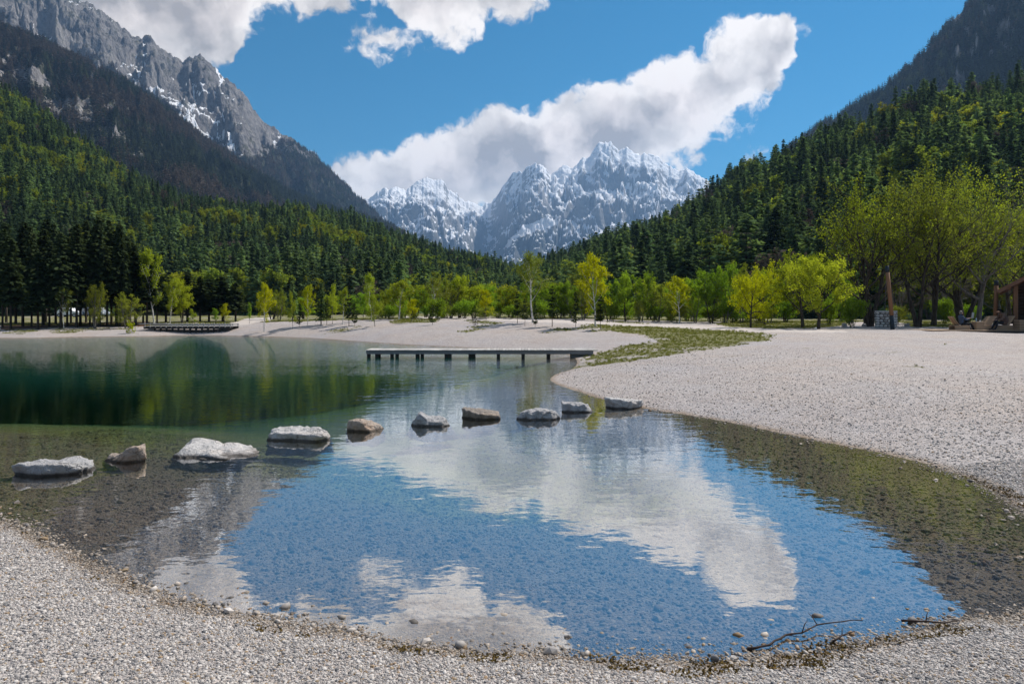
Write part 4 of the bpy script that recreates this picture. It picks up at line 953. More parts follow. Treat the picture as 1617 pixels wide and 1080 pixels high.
TH += [('leafy2', 637, 80, 450, 50), ('leafy4', 690, 80, 447, 46), ('leafy2', 765, 78, 448, 50), ('leafy1', 840, 76, 446, 50), ('leafy2', 872, 75, 446, 46), ('leafy4', 945, 72, 440, 50), ('leafy2', 1025, 70, 440, 48), ('leafy2', 1085, 70, 440, 50), ('leafy2', 1160, 70, 428, 50), ('leafy2', 1200, 70, 425, 56), ('leafy4', 560, 80, 462, 40), ('leafy2', 520, 82, 466, 44), ('leafy1', 480, 82, 468, 44), ('leafy2', 430, 80, 462, 46)]
TH.sort(key=lambda q: q[1]); seen_ = {}
tot_ = {}
for q in TH: tot_[(q[0], where(q[1]))] = tot_.get((q[0], where(q[1])), 0) + 1
for key, px, d, top, w in TH:
    kk = (key, where(px)); seen_[kk] = seen_.get(kk, 0) + 1
    nth = '' if tot_[kk] == 1 else ', ' + ['leftmost', 'second', 'third', 'fourth', 'fifth', 'sixth'][seen_[kk] - 1] + ' such'
    tree(key, px, d, top, 'thicket_tree', '%s tree in the thicket %s%s' % (LOOK[key], where(px), nth), 'tree', 'trees of the thicket beyond the path', wpx=w * 1.12)
for k, px in enumerate(list(np.linspace(596, 950, 19)) + list(np.linspace(968, 1200, 12)) + [1236, 1312, 1420, 1490, 1530]):
    tree('shrub1' if k % 3 else 'shrub4', px + rngT.uniform(-5, 5), 63.5 + rngT.uniform(0, 6) - (3 if px > 960 else 0), 478 + rngT.uniform(-9, 6), 'low_bush', 'low leafy bush at the foot of the thicket beyond the path', 'bush', 'low bushes under the thicket', wpx=30 + rngT.uniform(-6, 10))
# spreading trees on the lawn, big trees by the hut
tree('park2', 1185, 50, 421, 'spreading_tree', 'low spreading yellow tree with dark leaning trunk on the lawn', 'tree', wpx=78, rz=.4)
tree('park2', 1208, 56, 413, 'spreading_tree', 'golden spreading tree just behind the one with leaning trunk', 'tree', wpx=80, rz=2.6)
tree('park1', 1268, 51, 392, 'spreading_tree', 'taller olive-yellow spreading tree on the lawn, left of its twin', 'tree', wpx=104, rz=1.1)
tree('park1', 1292, 48, 396, 'spreading_tree', 'broad yellow-green spreading tree nearest the bright green shrub', 'tree', wpx=112, rz=4.0)
tree('shrub1', 1346, 51, 470, 'shrub', 'bright green rounded shrub left of the stone pillar', 'shrub', wpx=46)
tree('big1', 1372, 55, 274, 'large_tree', 'large many-stemmed yellow-green tree behind the stone pillar', 'tree', wpx=170, rz=.2)
tree('big2', 1450, 54, 268, 'large_tree', 'large olive tree, nearest right of the stone pillar', 'tree', wpx=170, rz=1.0)
tree('big2', 1474, 57, 262, 'large_tree', 'large olive tree with dark straight trunk between pillar and loungers', 'tree', wpx=190, rz=3.3)
tree('big1', 1520, 62, 262, 'large_tree', 'large yellow-green tree rising behind the seated people', 'tree', wpx=180, rz=2.2)
tree('big3', 1545, 58, 290, 'large_tree', 'thinly leaved grey-trunked tree behind the newspaper reader', 'tree', wpx=180, rz=2.5)
tree('big2', 1600, 64, 285, 'large_tree', 'large olive tree rising behind the hut roof', 'tree', wpx=170, rz=5.0)
# dark firs on the left shore with bare stems
FIRS = [(4, 62, 360), (17, 60, 372), (36, 64, 350), (50, 63, 356), (60, 60, 398), (68, 66, 362), (78, 64, 380), (88, 70, 352), (96, 61, 366), (106, 65, 375), (121, 62, 352), (127, 66, 366), (142, 64, 378), (148, 68, 358), (157, 64, 340), (169, 66, 345), (176, 70, 352), (184, 66, 364), (190, 64, 352), (198, 68, 370), (214, 66, 385), (226, 70, 392), (232, 66, 402), (25, 70, 380), (112, 72, 358), (136, 74, 348), (72, 74, 345), (248, 68, 402), (262, 72, 432), (296, 74, 430), (316, 74, 436), (330, 76, 440), (352, 74, 436), (372, 74, 446), (10, 74, 350), (205, 74, 372)]
srt = sorted(range(len(FIRS)), key=lambda i: FIRS[i][0])
for rank, i in enumerate(srt):
    px, d, top = FIRS[i]
    nm = ['first', 'second', 'third', 'fourth', 'fifth', 'sixth', 'seventh', 'eighth', 'ninth', 'tenth', 'eleventh', 'twelfth', 'thirteenth', 'fourteenth', 'fifteenth', 'sixteenth', 'seventeenth', 'eighteenth'][rank if rank < 18 else len(srt) - 1 - rank]
    side = 'the left edge' if rank < 18 else 'right end of the row'
    tree('fir%d' % (i % 4), px, d, top, 'fir_tree', '%s dark fir with bare stem, counted from %s' % (nm, side), 'fir tree', 'dark firs on the left shore', wpx=42 + 8 * (i % 3))
tree('birch3', 101, 60.5, 452, 'leafy_tree', 'small olive-leaved tree in front of the dark firs, leftmost of three', 'tree', wpx=26)
tree('leafy3', 150, 61, 446, 'leafy_tree', 'sparse olive tree in front of the dark firs, middle of three', 'tree', wpx=36)
tree('leafy3', 200, 62, 462, 'leafy_tree', 'round olive-green tree right at the end of the dark firs', 'tree', wpx=44)
tree('birch2', 243, 66, 390, 'leafy_tree', 'tall yellow-tinged broadleaved tree behind the footbridge left end', 'tree', wpx=44)
tree('birch2', 268, 68, 438, 'leafy_tree', 'yellow-green slender tree behind the footbridge', 'tree', wpx=30)
tree('leafy2', 288, 70, 440, 'leafy_tree', 'light green bushy tree behind the middle of the footbridge', 'tree', wpx=36)
tree('shrub2', 206, 57.5, 506, 'shrub', 'little yellow shrub at the waterline left of the footbridge', 'shrub', wpx=13)

# ------------------------------------------------------------------ materials of the built things
def wood_mat(name, c1, c2, scale=(1, 12, 12), ns=3.0, rough=.75):
    g = new_mat(name)
    tc = g.node('ShaderNodeTexCoord').outputs['Object']; rn = g.node('ShaderNodeObjectInfo').outputs['Random']
    n = g.noise(g.vm('ADD', g.vm('MULTIPLY', tc, scale), (0, 0, 0)), ns, 5, .65)
    c = g.mix(n, c1, c2); hv = g.node('ShaderNodeHueSaturation'); g.put(hv.inputs['Color'], c); g.put(hv.inputs['Value'], g.mr(rn, 0, 1, .8, 1.2))
    principled(g, hv.outputs[0], rough, g.bump(n, .01, .5), .25); return g.mat
def plain_mat(name, c, rough=.7, spec=.3, var=.12, ns=8.0, bump=.0):
    g = new_mat(name)
    n = g.noise(g.node('ShaderNodeTexCoord').outputs['Object'], ns, 4, .6)
    cc = g.mix(n, tuple(v * (1 - var) for v in c), tuple(min(1, v * (1 + var)) for v in c))
    principled(g, cc, rough, g.bump(n, bump, .6) if bump else None, spec); return g.mat
W_GREY = wood_mat('weathered_wood', (0.30, 0.285, 0.27), (0.50, 0.48, 0.45))
W_BEAM = wood_mat('grey_beam', (0.20, 0.195, 0.195), (0.36, 0.35, 0.345))
W_DARK = wood_mat('dark_wet_wood', (0.022, 0.019, 0.017), (0.06, 0.05, 0.042))
W_BROWN = wood_mat('brown_wood', (0.13, 0.065, 0.035), (0.24, 0.13, 0.07), (12, 12, 1))
W_TAN = wood_mat('tan_wood', (0.27, 0.18, 0.11), (0.42, 0.30, 0.20))
W_LOG = wood_mat('dark_log', (0.025, 0.016, 0.012), (0.07, 0.045, 0.032))
W_ROOF = wood_mat('roof_board', (0.12, 0.06, 0.035), (0.22, 0.125, 0.08))
PAINT = plain_mat('dark_blue_paint', (0.012, 0.022, 0.032), .45)

# ---- stepping stones
def rock_mat2(name, c, tint):
    g = new_mat(name)
    geo = g.node('ShaderNodeNewGeometry'); pos = g.node('ShaderNodeTexCoord').outputs['Object']; wp = geo.outputs['Position']
    a = g.noise(pos, 5.0, 6, .68); b = g.noise(pos, 24.0, 5, .7); sp = g.node('ShaderNodeSeparateXYZ'); g.put(sp.inputs[0], wp)
    cr = g.vor(g.vm('ADD', pos, g.vm('SCALE', g.noise(pos, 4.0, 3, .6, out=1), scale=.35)), 3.2, 'DISTANCE_TO_EDGE')
    cc = g.ramp(g.m('ADD', g.m('MULTIPLY', a, .6), g.m('MULTIPLY', b, .4)), [(.28, tuple(v * .45 for v in c)), (.47, c), (.7, tuple(min(.8, v * 1.45) for v in c))])
    cc = g.mix(g.mr(g.noise(pos, 2.6, 3, .6), .48, .66, 0, .6), cc, tint)
    cc = g.mix(g.m('MULTIPLY', g.mr(cr, .0, .03, .45, 0), g.mr(g.noise(pos, 3.0, 2, .5), .5, .62)), cc, (.06, .055, .05))
    wet = g.mr(g.m('ADD', sp.outputs[2], g.m('MULTIPLY', g.m('SUBTRACT', a, .5), .06)), .05, .02, 0, .85)
    cc = g.mix(wet, cc, (.045, .036, .028))
    h = g.m('ADD', g.m('MULTIPLY', a, .10), g.m('ADD', g.m('MULTIPLY', b, .035), g.m('MULTIPLY', g.mr(cr, 0, .04, -.02, 0), g.mr(g.noise(pos, 3.0, 2, .5), .5, .62))))
    principled(g, cc, .85, g.bump(h, 1.0, .9), .25); return g.mat
ROCK_G = rock_mat2('grey_limestone', (.37, .365, .37), (.41, .385, .36)); ROCK_P = rock_mat2('pale_limestone', (.48, .465, .455), (.50, .45, .41)); ROCK_O = rock_mat2('ochre_limestone', (.40, .33, .275), (.45, .29, .19)); ROCK_B = rock_mat2('brown_limestone', (.27, .235, .205), (.31, .23, .17))
def boulder(seed, w, dpt, h, cuts, lift=None):
    """faceted boulder: a sphere cut by random planes, roughened; base below the water. lift: function of (u, v) scaling the top"""
    bm = bmesh.new(); bmesh.ops.create_icosphere(bm, subdivisions=5, radius=1.0)
    N = np.array([v.co[:] for v in bm.verts]); rng = np.random.default_rng(seed)
    pl = rng.normal(0, 1, (cuts, 3)); pl[:, 2] *= .55; pl /= np.linalg.norm(pl, axis=1)[:, None]; dd = rng.uniform(.58, .92, cuts)
    pl = np.vstack([pl, [[rng.normal(0, .1), rng.normal(0, .1), 1]], [[0, 0, -1]]]); pl /= np.linalg.norm(pl, axis=1)[:, None]; dd = np.r_[dd, .6, .6]
    dots = N @ pl.T; r = np.where(dots > .05, dd[None, :] / np.maximum(dots, .05), 9.0)
    k = 45.0; r = -np.log(np.exp(-k * np.minimum(r, 1.3)).sum(1) + math.exp(-k * 1.12)) / k
    nz = np.array([mnoise.multi_fractal(Vector(n) * 1.9 + Vector((seed, 0, 0)), .9, 2.1, 6) for n in N]) - 1
    n2 = np.array([mnoise.ridged_multi_fractal(Vector(n) * 2.6 + Vector((0, seed, 0)), .9, 2.2, 5, 1.0, 2.0) for n in N]) - 1.2
    n3 = np.array([mnoise.ridged_multi_fractal(Vector(n) * 7 + Vector((0, 0, seed)), .8, 2.2, 4, 1.0, 2.0) for n in N]) - 1.2
    r = r * (1 + .08 * nz + .05 * n2 + .028 * n3)
    P = N * r[:, None]
    P = (P - (P.max(0) + P.min(0)) / 2) / ((P.max(0) - P.min(0)) / 2)
    P[:, 0] *= w / 2; P[:, 1] *= dpt / 2
    zz = (P[:, 2] + 1) / 2
    if lift is not None: zz = zz * np.array([lift(a / (w / 2), b / (dpt / 2)) for a, b in P[:, :2]])
    P[:, 2] = -.28 + zz * (h + .28)
    up_ = N / np.array([w / 2, dpt / 2, (h + .28) / 2]); up_ /= np.linalg.norm(up_, axis=1)[:, None]; off = Vector((seed * 1.7, 0, seed * .9)); sz_ = min(1.0, w)
    dn = np.array([.030 * mnoise.fractal(Vector(p) * 4.5 / sz_ + off, .9, 2.1, 3) + .022 * (mnoise.ridged_multi_fractal(Vector(p) * 8 / sz_ + off, .8, 2.2, 4, 1.0, 2.0) - 1.2) for p in P])
    P = P + up_ * (dn * sz_)[:, None]
    for v, p in zip(bm.verts, P): v.co = p
    me = bpy.data.meshes.new('boulder'); bm.to_mesh(me); bm.free(); me.polygons.foreach_set('use_smooth', [True] * len(me.polygons)); return me
ST = [(28, 142, 711, 752, ROCK_G, 'blue-grey stepping stone with dark front, leftmost in the row', 9, lambda u, v: .92 + .1 * u),
      (163, 234, 696, 731, ROCK_O, 'small ochre-topped stepping stone, second from the left', 8, lambda u, v: .76 + .24 / (1 + math.exp(-7 * (u - .05)))),
      (270, 411, 685, 726, ROCK_P, 'largest pale flat stepping stone, third from the left', 7, lambda u, v: .86 + .05 * v - .05 * u),
      (424, 528, 668, 697, ROCK_P, 'flat pale stepping stone between the largest and the reddish blocky one', 8, lambda u, v: .95 + .05 * u),
      (546, 609, 653, 682, ROCK_O, 'reddish blocky stepping stone, fifth from the left', 7, lambda u, v: 1 - .12 * abs(u)),
      (643, 725, 645, 675, ROCK_G, 'grey stepping stone with a raised left knob and notched top', 10, lambda u, v: .80 + .25 * math.exp(-((u + .6) / .35) ** 2)),
      (729, 791, 644, 663, ROCK_B, 'low dark brown stepping stone, seventh from the left', 7, lambda u, v: 1 - .12 * u),
      (815, 889, 641, 664, ROCK_G, 'humped grey stepping stone, third from the beach', 9, lambda u, v: 1 - .18 * u * u),
      (885, 949, 634, 652, ROCK_G, 'low grey stepping stone, second from the beach', 9, lambda u, v: 1 - .1 * u),
      (955, 1017, 624, 646, ROCK_P, 'whitish rounded stepping stone touching the gravel beach', 10, lambda u, v: 1.0)]
for i, (xa, xb, yt, yb, mt, lb, cuts, lf) in enumerate(ST):
    d0 = CAMH * F / (yb - HY); w = (xb - xa) / F * d0; dp = w * (.66 if i != 2 else .85); d = d0 + dp * .42
    h = wz(yt, d + (.2 * dp)); w *= d / d0
    me = boulder(40 + i * 3, w, dp, max(.13, h) * .88, cuts + 5, lf); me.materials.append(mt)
    o = link('stepping_stone', me, None, (wx((xa + xb) / 2, d), d, 0), label=lb, category='stepping stone', group='stepping stones across the bay'); o.rotation_euler = (0, 0, random.Random(i).uniform(-.12, .12))

# ---- bathing dock
dk = empty('dock', (0, 0, 0), label='long narrow grey plank dock on short dark posts at the beach', category='dock')
dy0, dy1 = 31.2, 32.5; dxa, dxb = wx(577, dy0), wx(944, dy0); dz = wz(553.3, dy0)
nm_ = int((dxb - dxa) / .145); pm = MB().box(-.066, .066, -(dy1 - dy0) / 2 - .03, (dy1 - dy0) / 2 + .03, -.02, .02, .005).mesh('plank', W_GREY)
R_ = random.Random(5)
for i in range(nm_):
    p = link('plank', pm, dk, (dxa + .07 + i * (dxb - dxa - .14) / (nm_ - 1), (dy0 + dy1) / 2 + R_.uniform(-.012, .012), dz + R_.uniform(-.003, .004))); p.rotation_euler = (0, 0, R_.uniform(-.006, .006))
for yb in (dy0 + .02, dy1 - .1): MB().box(dxa + .03, dxb - .2, yb, yb + .08, dz - .175, dz - .023, .006).build('beam', W_BEAM, dk)
for px in (581, 594, 618, 626, 659, 666, 704, 710, 742, 748, 787, 826, 866):
    MB().box(wx(px, dy0) - .075, wx(px, dy0) + .075, dy0 + .12, dy0 + .27, -.5, dz - .024, .01).build('post', W_DARK, dk)
for px in (600, 660, 706, 745, 787, 826, 866):
    MB().box(wx(px, dy1) - .075, wx(px, dy1) + .075, dy1 - .3, dy1 - .16, -.4, dz - .024, .01).build('post', W_DARK, dk)
MB().box(wx(903, dy0), wx(930, dy0), dy0 + .3, dy1 - .3, gz(wx(915, dy0), dy0 + .9) - .1, dz - .18, .01).build('footing', W_BEAM, dk)

# ---- timber footbridge over the inlet at the far shore
fb = empty('footbridge', (0, 0, 0), label='dark timber footbridge with low railings at the far left shore', category='footbridge')
by = 59.6; bxa, bxb = wx(226, by), wx(366, by); bz = wz(515.5, by)
pm = MB().box(-.09, .09, -.8, .8, -.025, .025).mesh('plank', W_BEAM); nb_ = int((bxb - bxa) / .2)
for i in range(nb_): link('plank', pm, fb, (bxa + .1 + i * (bxb - bxa - .2) / (nb_ - 1), by + .8, bz + R_.uniform(-.004, .004)))
for yb in (by + .02, by + 1.46): MB().box(bxa + .02, bxb - .02, yb, yb + .12, bz - .22, bz - .028).build('beam', W_DARK, fb)
MB().box(bxa + .8, bxb - 1.0, by + .04, by + .14, bz - .5, bz - .38).build('brace_rail', W_DARK, fb)
for k, px in enumerate(np.linspace(244, 356, 13)):
    x = wx(px, by); zb = min(gz(x, by) - .3, bz - .5); MB().box(x - .07, x + .07, by - .02, by + .11, zb, bz - .2, .01).build('trestle_post', W_DARK, fb)
for k, px in enumerate(np.linspace(229, 364, 17)):
    x = wx(px, by); t = R_.uniform(-.06, .06)
    o = MB().box(-.035, .035, -.035, .035, 0, .34 + R_.uniform(0, .08), .006).build('railing_post', W_GREY, fb, (x, by - .04, bz - .1)); o.rotation_euler = (0, t, 0)
    o = MB().box(-.035, .035, -.035, .035, 0, .34, .006).build('railing_post', W_GREY, fb, (x, by + 1.62, bz - .1)); o.rotation_euler = (0, -t, 0)
MB().box(wx(240, by), bxb, by - .07, by - .01, bz + .10, bz + .17).build('rail', W_GREY, fb)
MB().box(bxa, bxb, by + 1.6, by + 1.66, bz + .12, bz + .19).build('rail', W_GREY, fb)
MB().box(wx(222, by), wx(268, by), by - .35, by + .0, bz + .20, bz + .26).build('landing_rail', W_GREY, fb)

# ---- driftwood in the near water
def drift(label, pts, r, twigs=()):
    q = []
    for px, py, z in pts:
        x, y = wpt(px, py, z); q.append((x, y, z))
    e = empty('driftwood_branch', (0, 0, 0), label=label, category='branch')
    fine = []; rr_ = []
    for a, b in zip(q, q[1:]):
        for t in (0, .34, .67): fine.append(Vector(a).lerp(Vector(b), t) + Vector((R_.uniform(-1, 1), R_.uniform(-1, 1), R_.uniform(-.5, .5))) * r * .8)
    fine.append(Vector(q[-1]))
    MB().tube(fine, [r * (1.1 - .65 * i / (len(fine) - 1)) * R_.uniform(.85, 1.15) for i in range(len(fine))], 7).build('stem', W_BARK2, e, smooth=True)
    for (i, dx, dyy, dz_) in twigs:
        a = Vector(fine[i]); MB().tube([a, a + Vector((dx * .5, dyy * .55, dz_ * .7)), a + Vector((dx, dyy, dz_))], [r * .5, r * .4, r * .2], 6).build('twig', W_BARK2, e, smooth=True)
W_BARK2 = wood_mat('wet_bark', (0.020, 0.014, 0.012), (0.075, 0.045, 0.035), (6, 6, 6))
drift('long thin driftwood branch lying half under the shallow water', [(1183, 1024, .01), (1215, 1017, .02), (1240, 1002, .02), (1265, 998, .03), (1290, 986, .04), (1330, 980, .05), (1362, 979, .045)], .0075, [(9, .05, .03, .07), (12, -.03, .07, .05), (6, .08, -.05, .01)])
drift('short dark twig by the weed below the long branch', [(1316, 1012, .02), (1330, 1003, .04), (1350, 996, .05)], .0065, [(3, .03, .05, .03)])
drift('straight black driftwood twig near the right end of the shore', [(1424, 979, .02), (1450, 980, .03), (1490, 982, .03), (1516, 980, .03)], .008, [(4, .04, .04, .05)])

# ---- leaning post, masonry pillar and rope
def post(px, base_py_d, top, lean, label, r=.10):
    d = base_py_d; x = wx(px, d); z = gz(x, d); H = wz(top, d) - z
    e = empty('timber_post', (x, d, z), label=label, category='post')
    MB().tube([(0, 0, -.3), (lean * .22, 0, H * .22)], [r * 1.02, r], 12).build('painted_foot', PAINT, e, smooth=True)
    MB().tube([(lean * .22, 0, H * .22), (lean * .9, 0, H * .9)], [r * .98, r * .9], 12).build('shaft', W_BROWN, e, smooth=True)
    MB().tube([(lean * .9, 0, H * .9), (lean, 0, H)], [r * .93, r * .92], 12).build('painted_top', PAINT, e, smooth=True)
    return x, d, z, H
px_, pd_, pz_, pH_ = post(1410, 47.5, 420, wx(1400.5, 47.5) - wx(1410, 47.5), 'leaning brown post with dark painted ends beside the stone pillar', .14)
post(1572, 49, 443, .06, 'upright brown post with dark top behind the seated person', .15)
pil = empty('stone_pillar', (wx(1399, 52), 52.0, gz(wx(1399, 52), 52)), rz=-math.atan2(wx(1399, 52), 52.0), label='squat whitewashed rubble-stone pillar on a slab by the trees', category='pillar')
ph = wz(491, 52) - pil.location.z; pw = 30 / F * 52
MORT = plain_mat('mortar', (0.16, 0.155, 0.15), .9); WSTONE = plain_mat('white_stone', (0.56, 0.55, 0.54), .8, .2, .25, 3.0); WSTONE2 = plain_mat('grey_stone', (0.36, 0.34, 0.33), .8, .2, .25, 3.0)
MB().box(-pw * .68, pw * .68, -pw * .6, pw * .6, -.1, .07, .02).build('base_slab', WSTONE2, pil)
MB().box(-pw / 2 + .03, pw / 2 - .03, -pw / 2 + .03, pw / 2 - .03, .05, ph - .02, .03).build('core', MORT, pil)
MB().box(-pw / 2 - .03, pw / 2 + .03, -pw / 2 - .03, pw / 2 + .03, ph - .08, ph, .02).build('cap', WSTONE, pil)
SP = []
for v in range(3):
    bm = bmesh.new(); bmesh.ops.create_icosphere(bm, subdivisions=2, radius=1.0)
    for q in bm.verts: q.co *= 1 + .16 * mnoise.noise(q.co * 1.7 + Vector((v * 9, 0, 0)))
    m_ = bpy.data.meshes.new('stone'); bm.to_mesh(m_); bm.free(); m_.materials.append(WSTONE if v else WSTONE2); m_.polygons.foreach_set('use_smooth', [True] * len(m_.polygons)); SP.append(m_)
rows_ = 6; rh = (ph - .14) / rows_
for face in range(3):                              # front, left and right sides
    for r_ in range(rows_):
        n_ = 5; sw = (pw - .06) / n_
        for c_ in range(n_):
            u = -pw / 2 + .03 + sw * (c_ + .5 + (.28 if r_ % 2 else -.1) * (0 < c_ < n_ - 1)); z = .07 + rh * (r_ + .5)
            loc = [(u, -pw / 2 + .03, z), (-pw / 2 + .03, u, z), (pw / 2 - .03, u, z)][face]
            o = link('stone', SP[R_.randrange(3)], pil, loc); a, b = sw * R_.uniform(.40, .52), rh * R_.uniform(.40, .52)
            o.scale = (a, .07, b) if face == 0 else (.07, a, b); o.rotation_euler = (0, R_.uniform(-.3, .3), 0) if face == 0 else (R_.uniform(-.3, .3), 0, 0)
tx = pil.location.x - .08; topz = wz(425, 51); fx = wx(1400.5, 47.5)
MB().tube([(fx, 47.5, wz(424, 47.5)), (tx * .5 + fx * .5, 49.8, wz(424, 47.5) * .45 + (pil.location.z + ph) * .55), (tx, 52, pil.location.z + ph)], .018, 6).build('rope', plain_mat('rope', (.12, .12, .13), .8), label='thin dark rope from the leaning post down to the pillar', category='rope')
for px, d, s_, lb in ((1333, 54, .30, 'small grey stone block at the foot of the bright shrub'), (1364, 54, .26, 'small grey stone block left of the stone pillar'), (1432, 55, .26, 'small dark stone block right of the stone pillar'), (1288, 47, .14, 'flat white stone lying at the lawn edge')):
    x = wx(px, d); me = boulder(90 + px, s_ * 1.6, s_ * 1.2, s_ * 1.1, 6); me.materials.append(WSTONE2 if px != 1288 else WSTONE); link('stone_block', me, None, (x, d, gz(x, d)), label=lb, category='stone')

# ---- hut corner
hx0, hy0 = wx(1604, 46.5), 46.5; hz = gz(hx0, hy0)
hut = empty('log_hut', (hx0, hy0, hz), -math.atan2(hx0, hy0), label='dark log hut with brown plank roof at right edge', category='hut')
eave_x = -29 / F * hy0 * math.cos(math.atan2(hx0, hy0)); eave_z = wz(459, 46) - hz; sl_ = math.tan(math.radians(31.5)); rw = 4.9
ridge_x = eave_x + rw; wl = 1.15                   # wall starts inside the porch post
nlog = 14; lr = (eave_z + .35) / nlog / 2
for k in range(nlog):
    zc = lr + k * 2 * lr
    xl = -.02; MB().tube([(xl - .15, 1.2, zc), (ridge_x * 2 - eave_x * 1 - .6, 1.2, zc)], lr * 1.02, 8).build('log', W_LOG, hut, smooth=True)
    MB().tube([(xl, 1.05, zc + lr * .5), (xl, 6.0, zc + lr * .5)], lr * 1.02, 8).build('log', W_LOG, hut, smooth=True)
nb2 = 30
for side in (1, -1):                               # roof boards run from eave to ridge on both pitches
    for k in range(nb2):
        y = -.7 + k * 7.2 / nb2
        M_ = Matrix.Translation((ridge_x, y, eave_z + rw * sl_)) @ Matrix.Rotation(side * math.atan(sl_), 4, 'Y')
        L_ = rw / math.cos(math.atan(sl_)); b = MB(); b.box(-L_ if side == -1 else 0, 0 if side == -1 else L_, 0, .225, -.03, .03, .004, M_); b.build('roof_board', W_ROOF, hut)
    for y in (-.74, 6.5):
        M_ = Matrix.Translation((ridge_x, y, eave_z + rw * sl_ - .06)) @ Matrix.Rotation(side * math.atan(sl_), 4, 'Y'); L_ = rw / math.cos(math.atan(sl_))
        b = MB(); b.box(-L_ - .02 if side == -1 else .004, -.004 if side == -1 else L_ + .02, -.05, 0, -.13, .10, .004, M_); b.build('barge_board', W_ROOF, hut)
MB().box(eave_x + .55, eave_x + .75, -.68, 6.2, eave_z + .10, eave_z + .32, .01).build('purlin', W_BROWN, hut)
MB().box(-.13, .13, -.35, -.09, 0, eave_z + .34, .01).build('porch_post', W_BROWN, hut)
MB().box(-.10, .10, 5.6, 5.8, 0, eave_z + .3, .01).build('porch_post', W_BROWN, hut)
MB().prism([(-.02, eave_z + .3), (ridge_x, eave_z + rw * sl_ - .1), (2 * ridge_x + .02, eave_z + .3)], 1.15, 1.25).build('gable', W_LOG, hut)

# ---- terrace with loungers
tz = gz(wx(1540, 46), 46) + .14
te = empty('terrace', (wx(1471, 44.8), 44.8, tz), label='low timber terrace in front of the hut', category='terrace')
tw_ = wx(1690, 44.8) - wx(1471, 44.8)
pm = MB().box(0, tw_, -.07, .07, -.04, 0, .006).mesh('plank', W_TAN)
for k in range(18): link('plank', pm, te, (0, .07 + k * .148, R_.uniform(-.003, .003)))
MB().box(0.02, tw_, .0, .08, -.3, -.045).build('joist', W_DARK, te); MB().box(.02, tw_, 2.4, 2.48, -.3, -.045).build('joist', W_DARK, te)
ty = 46.0
def lounger(px0, px1, bx0, by0, bx1, by1, label, dy=0.0):
    """low box seat from px0 to px1, tilted back from (bx0, by0) low to (bx1, by1) high in the picture"""
    d = ty + dy; xa, xb = wx(px0, d), wx(px1, d); e = empty('lounger', ((xa + xb) / 2, d, tz), label=label, category='lounger', group='wooden loungers on the terrace')
    L = xb - xa; h = .30
    MB().box(-L / 2, L / 2, -.33, -.29, .0, h, .01).build('side_board', W_TAN, e); MB().box(-L / 2, L / 2, .29, .33, 0, h, .01).build('side_board', W_TAN, e)
    for k in range(5): MB().box(-L / 2 + .01 + k * L / 5, -L / 2 - .01 + (k + 1) * L / 5, -.286, .286, h - .04, h - .005, .004).build('seat_slat', W_TAN, e)
    a = Vector((wx(bx0, d) - e.location.x, 0, wz(by0, d) - tz)); b = Vector((wx(bx1, d) - e.location.x, 0, wz(by1, d) - tz)); v = (b - a); ln = v.length; ang = math.atan2(v.x, v.z)
    for k in range(4):
        o = MB().box(-.02, .02, -.29 + k * .148, -.155 + k * .148, 0, ln, .005).build('back_slat', W_TAN, e, a); o.rotation_euler = (0, ang, 0)
    return e
lounger(1503, 1527, 1511, 514, 1501, 500, 'wooden lounger under the person in blue, back tilted left')
lounger(1545, 1567, 1559, 515, 1570, 499, 'wooden lounger with its back board between table and person in brown', .15)
lounger(1568, 1595, 1587, 516, 1598, 499, 'wooden lounger under the person in brown, back tilted right', -.05)
lounger(1548, 1560, 1552, 512, 1562, 499.5, 'pale wooden lounger standing behind the table', 1.3)
tb = empty('box_table', (wx(1544, 45.9), 45.9, tz), label='small tan wooden cube table between the loungers', category='table')
MB().box(-.27, .27, -.27, .27, 0.0, .50, .012).build('box', W_TAN, tb); MB().box(-.30, .30, -.30, .30, .502, .54, .01).build('table_top', W_TAN, tb)
bo = empty('water_bottle', (tb.location.x - .14, 45.85, tz + .54), label='clear blue plastic bottle on the cube table', category='bottle')
BLUE = plain_mat('blue_plastic', (.25, .42, .55), .15, .5); WHITE = plain_mat('white_paper', (.78, .78, .76), .7)
MB().tube([(0, 0, 0), (0, 0, .17), (0, 0, .21), (0, 0, .24)], [.04, .04, .03, .015], 12).build('bottle_body', BLUE, bo, smooth=True); MB().tube([(0, 0, .24), (0, 0, .26)], .017, 10).build('cap', WHITE, bo)
MB().tube([(0, 0, 0), (0, 0, .005), (0, 0, .10)], [.03, .032, .042], 12).build('cup', WHITE, None, (tb.location.x + .08, 45.8, tz + .54), True, label='white paper cup beside the bottle on the cube table', category='cup')
pl = empty('wooden_planter', (wx(1612, 45.4), 45.4, tz), label='greyish wooden box planter under the hut eave', category='planter')
for k in range(4): MB().box(-.28, .28, -.28, .28, .02 + k * .17, .02 + k * .17 + .155, .012).build('board_course', W_TAN, pl)
MB().box(-.27, .27, -.27, .27, .01, .69).build('core', W_DARK, pl)

